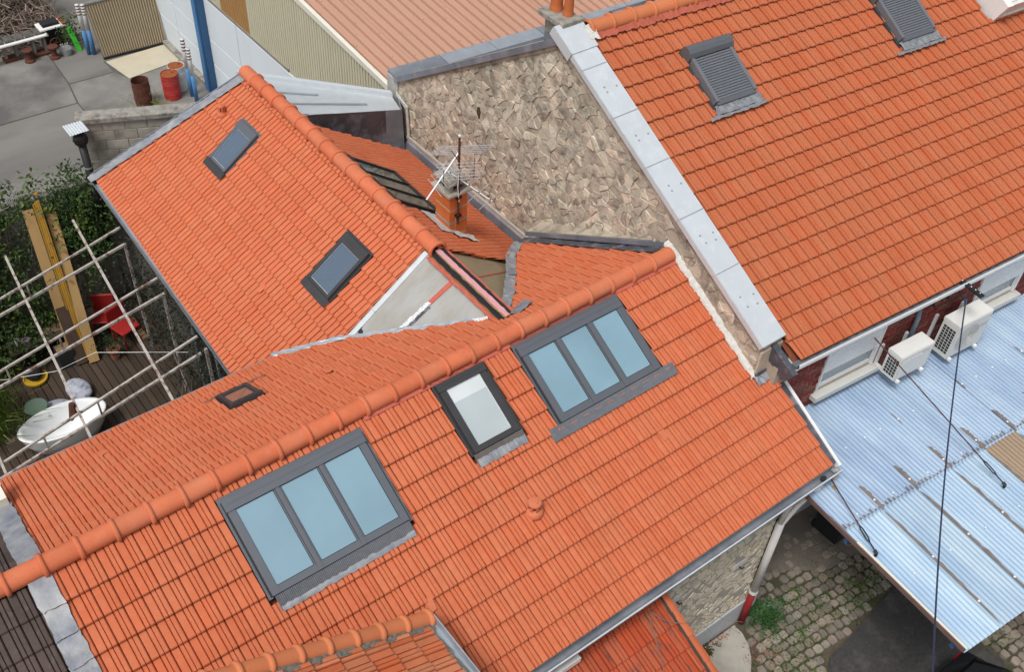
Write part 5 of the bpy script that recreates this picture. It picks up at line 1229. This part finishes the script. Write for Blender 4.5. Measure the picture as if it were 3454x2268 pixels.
sh = thing('climbing_shrub', 'dark leafy climber growing against the wing wall', 'shrub')
mb = MB(); leaves(mb, [(R.gauss(4.15, .16), R.uniform(11.2, 16.6), R.uniform(.2, 2.5)) for _ in range(420)], .035, 12, .13); mb.build('foliage', mat('purple_leaf', (.022, .026, .016), .7, rnd=.4), sh)
st = MB()
for k in range(5): st.tube([(3.85, 13.55, .2), (3.83+R.gauss(0, .05), 13.4+R.gauss(0, .2), .9), (3.82, 13.2+R.gauss(0, .5), 1.8)], [.02, .014, .006], 5)
st.build('stem', TWIG, sh); place(sh)
bm = thing('bamboo_clump', 'feathery yellow green bamboo in a box planter at the left edge', 'bamboo')
MB().box((.75, 14.9, 0), (1.18, 15.9, .28)).build('planter', mat('planter_wood', (.20, .16, .12), .85), bm)
mb = MB()
for k in range(420):
    x, y = R.uniform(.45, 1.15), R.uniform(14.9, 16.3); h = R.uniform(.5, 1.2); tx, ty = R.gauss(.0, .25), R.gauss(0, .25); p = V((x, y, .25)); t_ = V((x+tx, y+ty, .25+h)); s_ = (t_-p).orthogonal().normalized()*.012
    mb.quad(p-s_*.5, p+s_*.5, p.lerp(t_, .6)+s_, p.lerp(t_, .6)-s_); mb.add([p.lerp(t_, .6)-s_, p.lerp(t_, .6)+s_, t_+V((tx*.5, ty*.5, -.12))], [(0, 1, 2)])
mb.build('foliage', mat('bamboo_leaf', (.10, .15, .022), .7, var=.3, rnd=.4, hue=.3), bm); place(bm)
P = [V((.3, 15.6, 1.7)), V((1.2, 15.35, 1.35)), V((2.0, 15.0, 1.4)), V((2.6, 14.2, 2.2)), V((3.3, 13.3, 2.55)), V((3.85, 13.1, 2.4))]
tag(MB().tube(P, .005, 5).build('string_cable', WHITE), 'thin white cable strung under the pergola', 'cable')

# ================================================================ FERN, PAD LITTER, CAR
fn = thing('fern_bush', 'dark green leafy bush at the foot of the downpipe', 'bush')
mb = MB()
for k in range(46):
    t = R.uniform(0, 6.3); l_ = R.uniform(.18, .42); b = V((9.62+R.gauss(0, .08), 4.36+R.gauss(0, .08), .0)); P = [b+V((math.cos(t)*l_*f, math.sin(t)*l_*f, .45*l_*math.sin(f*2.4)+.05)) for f in (0, .25, .5, .75, 1)]
    for f in range(1, 5):
        for s_ in (-1, 1):
            d = (P[f]-P[f-1]).normalized(); sd_ = d.cross(ZV).normalized()*s_; q_ = P[f]; L_ = .075*(1.15-f*.15); mb.quad(q_, q_+sd_*L_*.5+d*.025, q_+sd_*L_+d*.03, q_+sd_*L_*.5-d*.012)
            q_ = (P[f]+P[f-1])/2; mb.quad(q_, q_+sd_*L_*.5+d*.025, q_+sd_*L_+d*.03, q_+sd_*L_*.5-d*.012)
mb.build('foliage', mat('fern_leaf', (.035, .095, .025), .6, var=.2, rnd=.35, hue=.2), fn)
st = MB().tube([(9.62, 4.36, 0), (9.62, 4.36, .12)], .03, 6); st.build('stem', TWIG, fn); place(fn)
mb = MB()
for k in range(170):
    x, y = R.choice(((R.gauss(8.75, .16), R.gauss(4.50, .03)), (R.gauss(9.0, .12), R.gauss(3.92, .14)), (R.gauss(9.25, .15), R.gauss(3.75, .15)))); leaves(mb, [(x, y, .03)], .018, 2, .015)
tag(mb.build('leaf_litter', DEADRED), 'reddish dead leaves scattered along the concrete pad', 'leaves', kind='stuff')
mb = MB()
for k in range(50): blades(mb, (R.gauss(8.35, .13), R.gauss(4.48, .03), .0), 12, .06, .03)
tag(mb.build('moss_tuft', mat('dark_moss', (.07, .065, .02), .95, rnd=.3)), 'brown green moss strip at the foot of the plinth', 'moss', kind='stuff')
for k, (u, d, a, lb) in enumerate(((-.95, 1.05, .3, 'larger'), (-.55, .85, -.6, 'smaller'), (-.72, 1.35, 1.1, 'broken'))):
    tag(MB().bbox((-.07 if k == 0 else -.03, -.025, 0), (.07 if k == 0 else .03, .025, .02), .004, SC_ @ Matrix.Translation((u, d, CZ(d)+.03)) @ Matrix.Rotation(a, 4, 'Z')).build('wood_offcut', TIMBER), lb+' pale wood offcut lying on the blue canopy', 'offcut', 'offcuts on the canopy')
car = thing('car', 'black car partly in view at the bottom edge on the asphalt', 'car')
cx, cy = 10.55, -.25
def loft(secs, name, mt, smooth=True):
    mb = MB(); n = len(secs[0])
    for s_ in secs: mb.v += [tuple(p) for p in s_]
    for i in range(len(secs)-1):
        for j in range(n): mb.f.append((i*n+j, i*n+(j+1) % n, (i+1)*n+(j+1) % n, (i+1)*n+j))
    mb.f += [tuple(range(n))[::-1], tuple(range((len(secs)-1)*n, len(secs)*n))]; return mb.build(name, mt, car, smooth)
def sec(y, w_, z0, z1, k=.12): return [(cx+a*w_, cy+y, b) for a, b in ((-.92, z0), (-1, z0+k), (-1, z1-k), (-.9, z1), (.9, z1), (1, z1-k), (1, z0+k), (.92, z0))]
loft([sec(2.18, .70, .35, .70), sec(2.12, .80, .25, .86), sec(1.85, .85, .2, .92), sec(.9, .87, .2, .95), sec(-.9, .87, .2, .95), sec(-1.8, .85, .2, .86), sec(-2.1, .74, .3, .66)], 'body', CARP)
loft([sec(1.95, .70, .86, .95, .03), sec(1.5, .66, .86, 1.36, .10), sec(1.2, .65, .86, 1.42, .10), sec(0, .66, .86, 1.44, .10), sec(-.5, .66, .86, 1.38, .10), sec(-1.25, .72, .86, .93, .03)], 'cabin', CARP)
MB().quad((cx-.56, cy+1.90, 1.0), (cx+.56, cy+1.90, 1.0), (cx+.52, cy+1.56, 1.33), (cx-.52, cy+1.56, 1.33)).build('rear_window', GLASSD, car)
MB().quad((cx-.58, cy-1.2, .98), (cx+.58, cy-1.2, .98), (cx+.54, cy-.55, 1.38), (cx-.54, cy-.55, 1.38)).build('windscreen', GLASSD, car)
for s_ in (-1, 1):
    for y in (.55, -.35): MB().quad((cx+s_*.715, cy+y-.38, .98), (cx+s_*.715, cy+y+.42, .98), (cx+s_*.672, cy+y+.36, 1.32), (cx+s_*.672, cy+y-.30, 1.32)).build('side_window', GLASSD, car)
    MB().box((cx+s_*.60-.03, cy-.3, 1.44), (cx+s_*.60+.03, cy+1.2, 1.475)).build('roof_rail', BLACKM, car)
    MB().box((cx+s_*.62-.12, cy+2.10, .62), (cx+s_*.62+.12, cy+2.16, .80)).build('tail_light', mat('tail_red', (.25, .01, .01), .2), car)
    for y in (1.3, -1.3):
        wl = MB().tube([(cx+s_*.70, cy+y, .31), (cx+s_*.88, cy+y, .31)], .31, 20).build('wheel', RUBBER, car); MB().tube([(cx+s_*.86, cy+y, .31), (cx+s_*.89, cy+y, .31)], .19, 14).build('rim', ALU, wl)
place(car)
# black bin under the canopy
bn = thing('wheelie_bin', 'black wheeled bin in shade under the canopy', 'bin')
MB().add([(11.75, 4.62, .05), (12.2, 4.62, .05), (12.2, 5.1, .05), (11.75, 5.1, .05), (11.68, 4.55, .95), (12.27, 4.55, .95), (12.27, 5.15, .95), (11.68, 5.15, .95)], [(0, 1, 2, 3), (0, 1, 5, 4), (1, 2, 6, 5), (2, 3, 7, 6), (3, 0, 4, 7)]).build('body', RUBBER, bn)
MB().bbox((11.65, 4.52, .95), (12.3, 5.18, 1.0), .02).build('lid', RUBBER, bn)
for x in (11.8, 12.15): MB().tube([(x-.03, 5.1, .1), (x+.03, 5.1, .1)], .1, 12).build('wheel', RUBBER, bn)
place(bn)

# ================================================================ YARD THINGS
def bollard(x, y, h, label):
    t = thing('striped_post', label, 'post', 'blue and white posts in the yard')
    MB().tube([(x, y, -1.5), (x, y, -1.5+h*.5)], .062, 14).build('blue_half', BLUEP, t, True); MB().tube([(x, y, -1.5+h*.5), (x, y, -1.5+h)], .062, 14).build('white_half', WHITEDIRTY, t, True)
    for k in range(4): MB().tube([(x, y, -1.5+h*(.80+.055*k)), (x, y, -1.5+h*(.825+.055*k))], .065, 14).build('band', STRIPE, t)
    place(t)
bollard(9.75, 26.72, 1.83, 'blue and white post behind its twin next to the white drum'); bollard(9.74, 26.40, 1.68, 'blue and white post in front of its twin near the blue column')
bollard(8.18, 30.60, 1.63, 'left blue and white post of the pair by the leaning panel'); bollard(8.31, 30.52, 1.63, 'right blue and white post of the pair by the leaning panel')
def drum(x, y, mt, top, label, lid=True):
    t = thing('oil_drum', label, 'drum', 'oil drums in the yard'); r = .245
    pr = [(r*.97, 0), (r, .02)]
    for z in (.2, .25, .3, .48, .53, .58): pr += [(r, z-.015), (r*1.035, z), (r, z+.015)]
    pr += [(r, .74), (r*1.02, .76), (r*1.02, .775), (r*.97, .775)]
    if lid: pr += [(r*.96, .75), (.01, .745)]
    else: pr += [(r*.97, .04), (.01, .04)]
    MB().lathe(pr, (x, y, -1.5), 28).build('body', mt, t, False)
    if lid: MB().lathe([(r*.95, .752), (.01, .752)], (x, y, -1.5), 24, cap=False).build('lid', top, t); MB().lathe([(.03, 0), (.03, .012), (.005, .014)], (x+.12, y+.05, -.748), 10).build('bung', RUST, t)
    return t
place(drum(8.42, 27.08, RUST, RUST, 'open rusty brown drum with weeds around it', False))
dr = drum(9.26, 26.96, REDP, RUSTO, 'red oil drum with rusty orange lid')
fc = bpy.data.curves.new('lettering', 'FONT'); fc.body = 'TOTAL'; fc.size = .115; fc.align_x = 'CENTER'; fc.extrude = .001
to = bpy.data.objects.new('lettering', fc); COL.objects.link(to); bpy.context.view_layer.update()
tm_ = bpy.data.meshes.new_from_object(to.evaluated_get(bpy.context.evaluated_depsgraph_get())); bpy.data.objects.remove(to)
ang0 = math.atan2(-.92, -.40)
for v in tm_.vertices:
    a = ang0+v.co.x/.247; z = v.co.y; v.co = (9.26+.2575*math.cos(a), 26.96+.2575*math.sin(a), -.86+z)
tm_.materials.append(mat('faded_letter', (.55, .25, .2), .7)); obj('lettering', tm_, dr)
place(dr)
place(drum(9.62, 27.28, WHITEDIRTY, RUSTO, 'white oil drum half hidden behind the red one'))
wd = MB()
for c in ((8.15, 26.8, -1.45), (8.0, 26.75, -1.3), (8.7, 26.85, -1.4), (7.9, 26.9, -1.1), (8.1, 26.7, -1.35), (8.72, 26.8, -1.2)): leaves(wd, [c], .025, 22, .09); blades(wd, (c[0], c[1], -1.5), 4, .22, .05, .005)
wd.tube([(8.1, 26.8, -1.5), (7.95, 26.85, -1.15), (7.7, 26.9, -.95)], .006, 4)
tag(wd.build('yard_weed', mat('yellow_weed', (.20, .22, .04), .7, rnd=.4, hue=.3)), 'straggly yellow green weed around the rusty drum', 'weed')
lp = thing('leaning_panel', 'large beige corrugated gate panel leaning back in the yard', 'panel')
A_, B_, C_, D_ = V((8.42, 30.05, -1.44)), V((10.42, 29.95, -1.44)), V((10.52, 30.42, .12)), V((8.36, 30.48, .12))
for k in range(27):
    f, g = k/27, (k+.80)/27; a, b, c, d = A_.lerp(B_, f), A_.lerp(B_, g), D_.lerp(C_, g), D_.lerp(C_, f); nrm = (b-a).cross(d-a)*1; nrm = nrm.normalized()*-.05; m0, m1 = (a+b)/2+nrm, (c+d)/2+nrm
    MB().add([a, m0, b, c, m1, d], [(0, 1, 4, 5), (1, 2, 3, 4)]).build('rib', mat('sand_sheet', (.44, .36, .25), .6, var=.1, scale=3), lp)
MB().bar(A_-ZV*.03, B_-ZV*.03, .07, .07).build('bottom_rail', BLACKM, lp); MB().bar(D_+ZV*.02, C_+ZV*.02, .04, .05).build('top_rail', GALV, lp); MB().bar(B_+V((.03, 0, 0)), C_+V((.03, 0, 0)), .04, .05, (1, 0, 0)).build('side_rail', GALV, lp)
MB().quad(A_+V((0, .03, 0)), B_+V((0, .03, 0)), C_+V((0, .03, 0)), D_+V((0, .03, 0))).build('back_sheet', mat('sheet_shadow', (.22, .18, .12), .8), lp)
MB().bar((9.0, 30.5, -.2), (9.0, 31.3, -1.5), .06, .06).bar((10.0, 30.45, -.2), (10.0, 31.3, -1.5), .06, .06).build('prop', GALV, lp); place(lp)
bh = thing('brush_pile', 'big heap of dry cut branches in the yard corner', 'brush pile')
mb = MB(); bg_ = MB()
for k in range(4200):
    x, y = R.uniform(3.2, 8.0), R.uniform(31.9, 37.5); zt = -1.5+1.7*min(1, (y-31.6)/1.6)*R.random(); l_ = R.uniform(.3, 1.0); a = R.uniform(0, 6.3); b = R.gauss(0, .35); d = V((math.cos(a)*math.cos(b), math.sin(a)*math.cos(b), math.sin(b)))*l_; p = V((x, y, zt))
    (mb if k % 30 else bg_).tube([p-d/2, p+V((R.gauss(0, .05), R.gauss(0, .05), R.gauss(0, .05))), p+d/2], [.017, .013, .005] if k % 30 else [.035, .03, .02], 3, False)
tag(mb.build('twig', TWIG, bh), kind='stuff'); bg_.build('branch', TWIGP, bh); MB().slab([(3.2, 32.4, -1.5), (8, 32.4, -1.5), (8, 38, -1.5), (3.2, 38, -1.5)], (0, 0, .45)).build('litter', mat('brush_core', (.06, .045, .035), .95), bh); place(bh)
def pedestal(x, y, label):
    t = thing('cast_pedestal', label, 'pedestal', 'cast iron table pedestals')
    for s_ in (-.19, .15): MB().add([(x+s_-.02, y, -1.42), (x+s_+.06, y, -1.42), (x+s_+.05, y, -.95), (x+s_, y, -.95), (x+s_-.02, y+.2, -1.42), (x+s_+.06, y+.2, -1.42), (x+s_+.05, y+.2, -.95), (x+s_, y+.2, -.95)], [(0, 1, 2, 3), (4, 5, 6, 7), (0, 4, 7, 3), (1, 5, 6, 2)]).build('leg', mat('grey_cast', (.20, .18, .16), .8, var=.2), t)
    MB().bbox((x-.26, y-.06, -1.5), (x+.26, y+.26, -1.40), .03).build('foot', RUSTO if False else RUST, t); MB().box((x-.2, y, -.97), (x+.2, y+.2, -.92)).build('top_bar', CONCROUGH, t); place(t)
pedestal(6.15, 31.45, 'left cast pedestal holding the white board'); pedestal(6.98, 31.3, 'right cast pedestal holding the white board')
for x, y, lb in ((6.55, 31.15, 'left rusty spool standing in front of the white board'), (7.25, 30.95, 'right rusty spool standing in front of the white board')):
    tag(MB().lathe([(.16, 0), (.15, .05), (.09, .09), (.08, .30), (.14, .34), (.16, .36), (.16, .39), (.02, .40)], (x, y, -1.5), 16).build('rusty_spool', RUST), lb, 'spool', 'rusty spools')
tag(MB().bbox((5.2, 31.25, -.92), (7.30, 31.55, -.87), .01, Matrix.Translation((0, 0, 0))).build('white_board', WHITE), 'long white board laid over the cast pedestals', 'board')
for k in range(5):
    tag(MB().bbox((5.75+k*.30, 31.35, -.87), (6.02+k*.30, 31.72, -.80), .02).build('burnt_slab', mat('burnt_stone', (.10, .095, .085), .9, var=.5, scale=8)), 'sooty stone slab in the row on the white board', 'slab', 'sooty slabs on the board')
tr = thing('scrap_tray', 'white and rusty tray piled with black scrap beside the board', 'tray')
MB().bbox((7.12, 31.35, -.80), (7.90, 31.85, -.75), .01).build('tray', WHITE, tr); MB().box((7.25, 31.45, -.75), (7.75, 31.78, -.66)).build('scrap', BLACKF, tr); MB().box((7.82, 31.35, -.75), (7.90, 31.85, -.70)).build('rust_edge', RUSTO, tr); MB().box((7.3, 31.6, -1.5), (7.8, 31.8, -.8)).build('stand', BLACKM, tr); place(tr)
tag(MB().bar((7.92, 31.2, -.78), (8.02, 30.95, -1.5), .14, .04, (0, -1, .3)).build('green_board', GREENB), 'bright green board leaning beside the tray', 'board')
sc_ = thing('scrap_bucket', 'wire bucket with scrap and a cart wheel in front of the tray', 'bucket')
MB().lathe([(.13, 0), (.18, .22), (.17, .22), (.12, .02)], (7.62, 30.95, -1.5), 16).build('bucket', GALV, sc_)
MB().tube([(7.42+.16*math.cos(2*PI*i/20), 31.15, -1.15+.16*math.sin(2*PI*i/20)) for i in range(21)], .014, 6).build('wheel', RUST, sc_)
for k in range(6): MB().tube([(7.42, 31.15, -1.15), (7.42+.16*math.cos(PI*k/3), 31.15, -1.15+.16*math.sin(PI*k/3))], .008, 4).build('spoke', RUST, sc_)
for k in range(4): MB().tube([(7.6, 30.95, -1.4), (7.6+R.gauss(0, .1), 30.9, -1.1)], .012, 5).build('scrap_bar', PVCW, sc_)
place(sc_)
hb = thing('green_bush', 'small green bush behind the striped posts', 'bush'); mb = MB(); leaves(mb, [(R.gauss(8.0, .18), R.gauss(31.3, .25), R.uniform(-1.4, -.5)) for _ in range(40)], .045, 14, .1); mb.build('foliage', LEAF, hb); MB().tube([(8.0, 31.4, -1.5), (8.0, 31.4, -.8)], .02, 5).build('stem', TWIG, hb); place(hb)
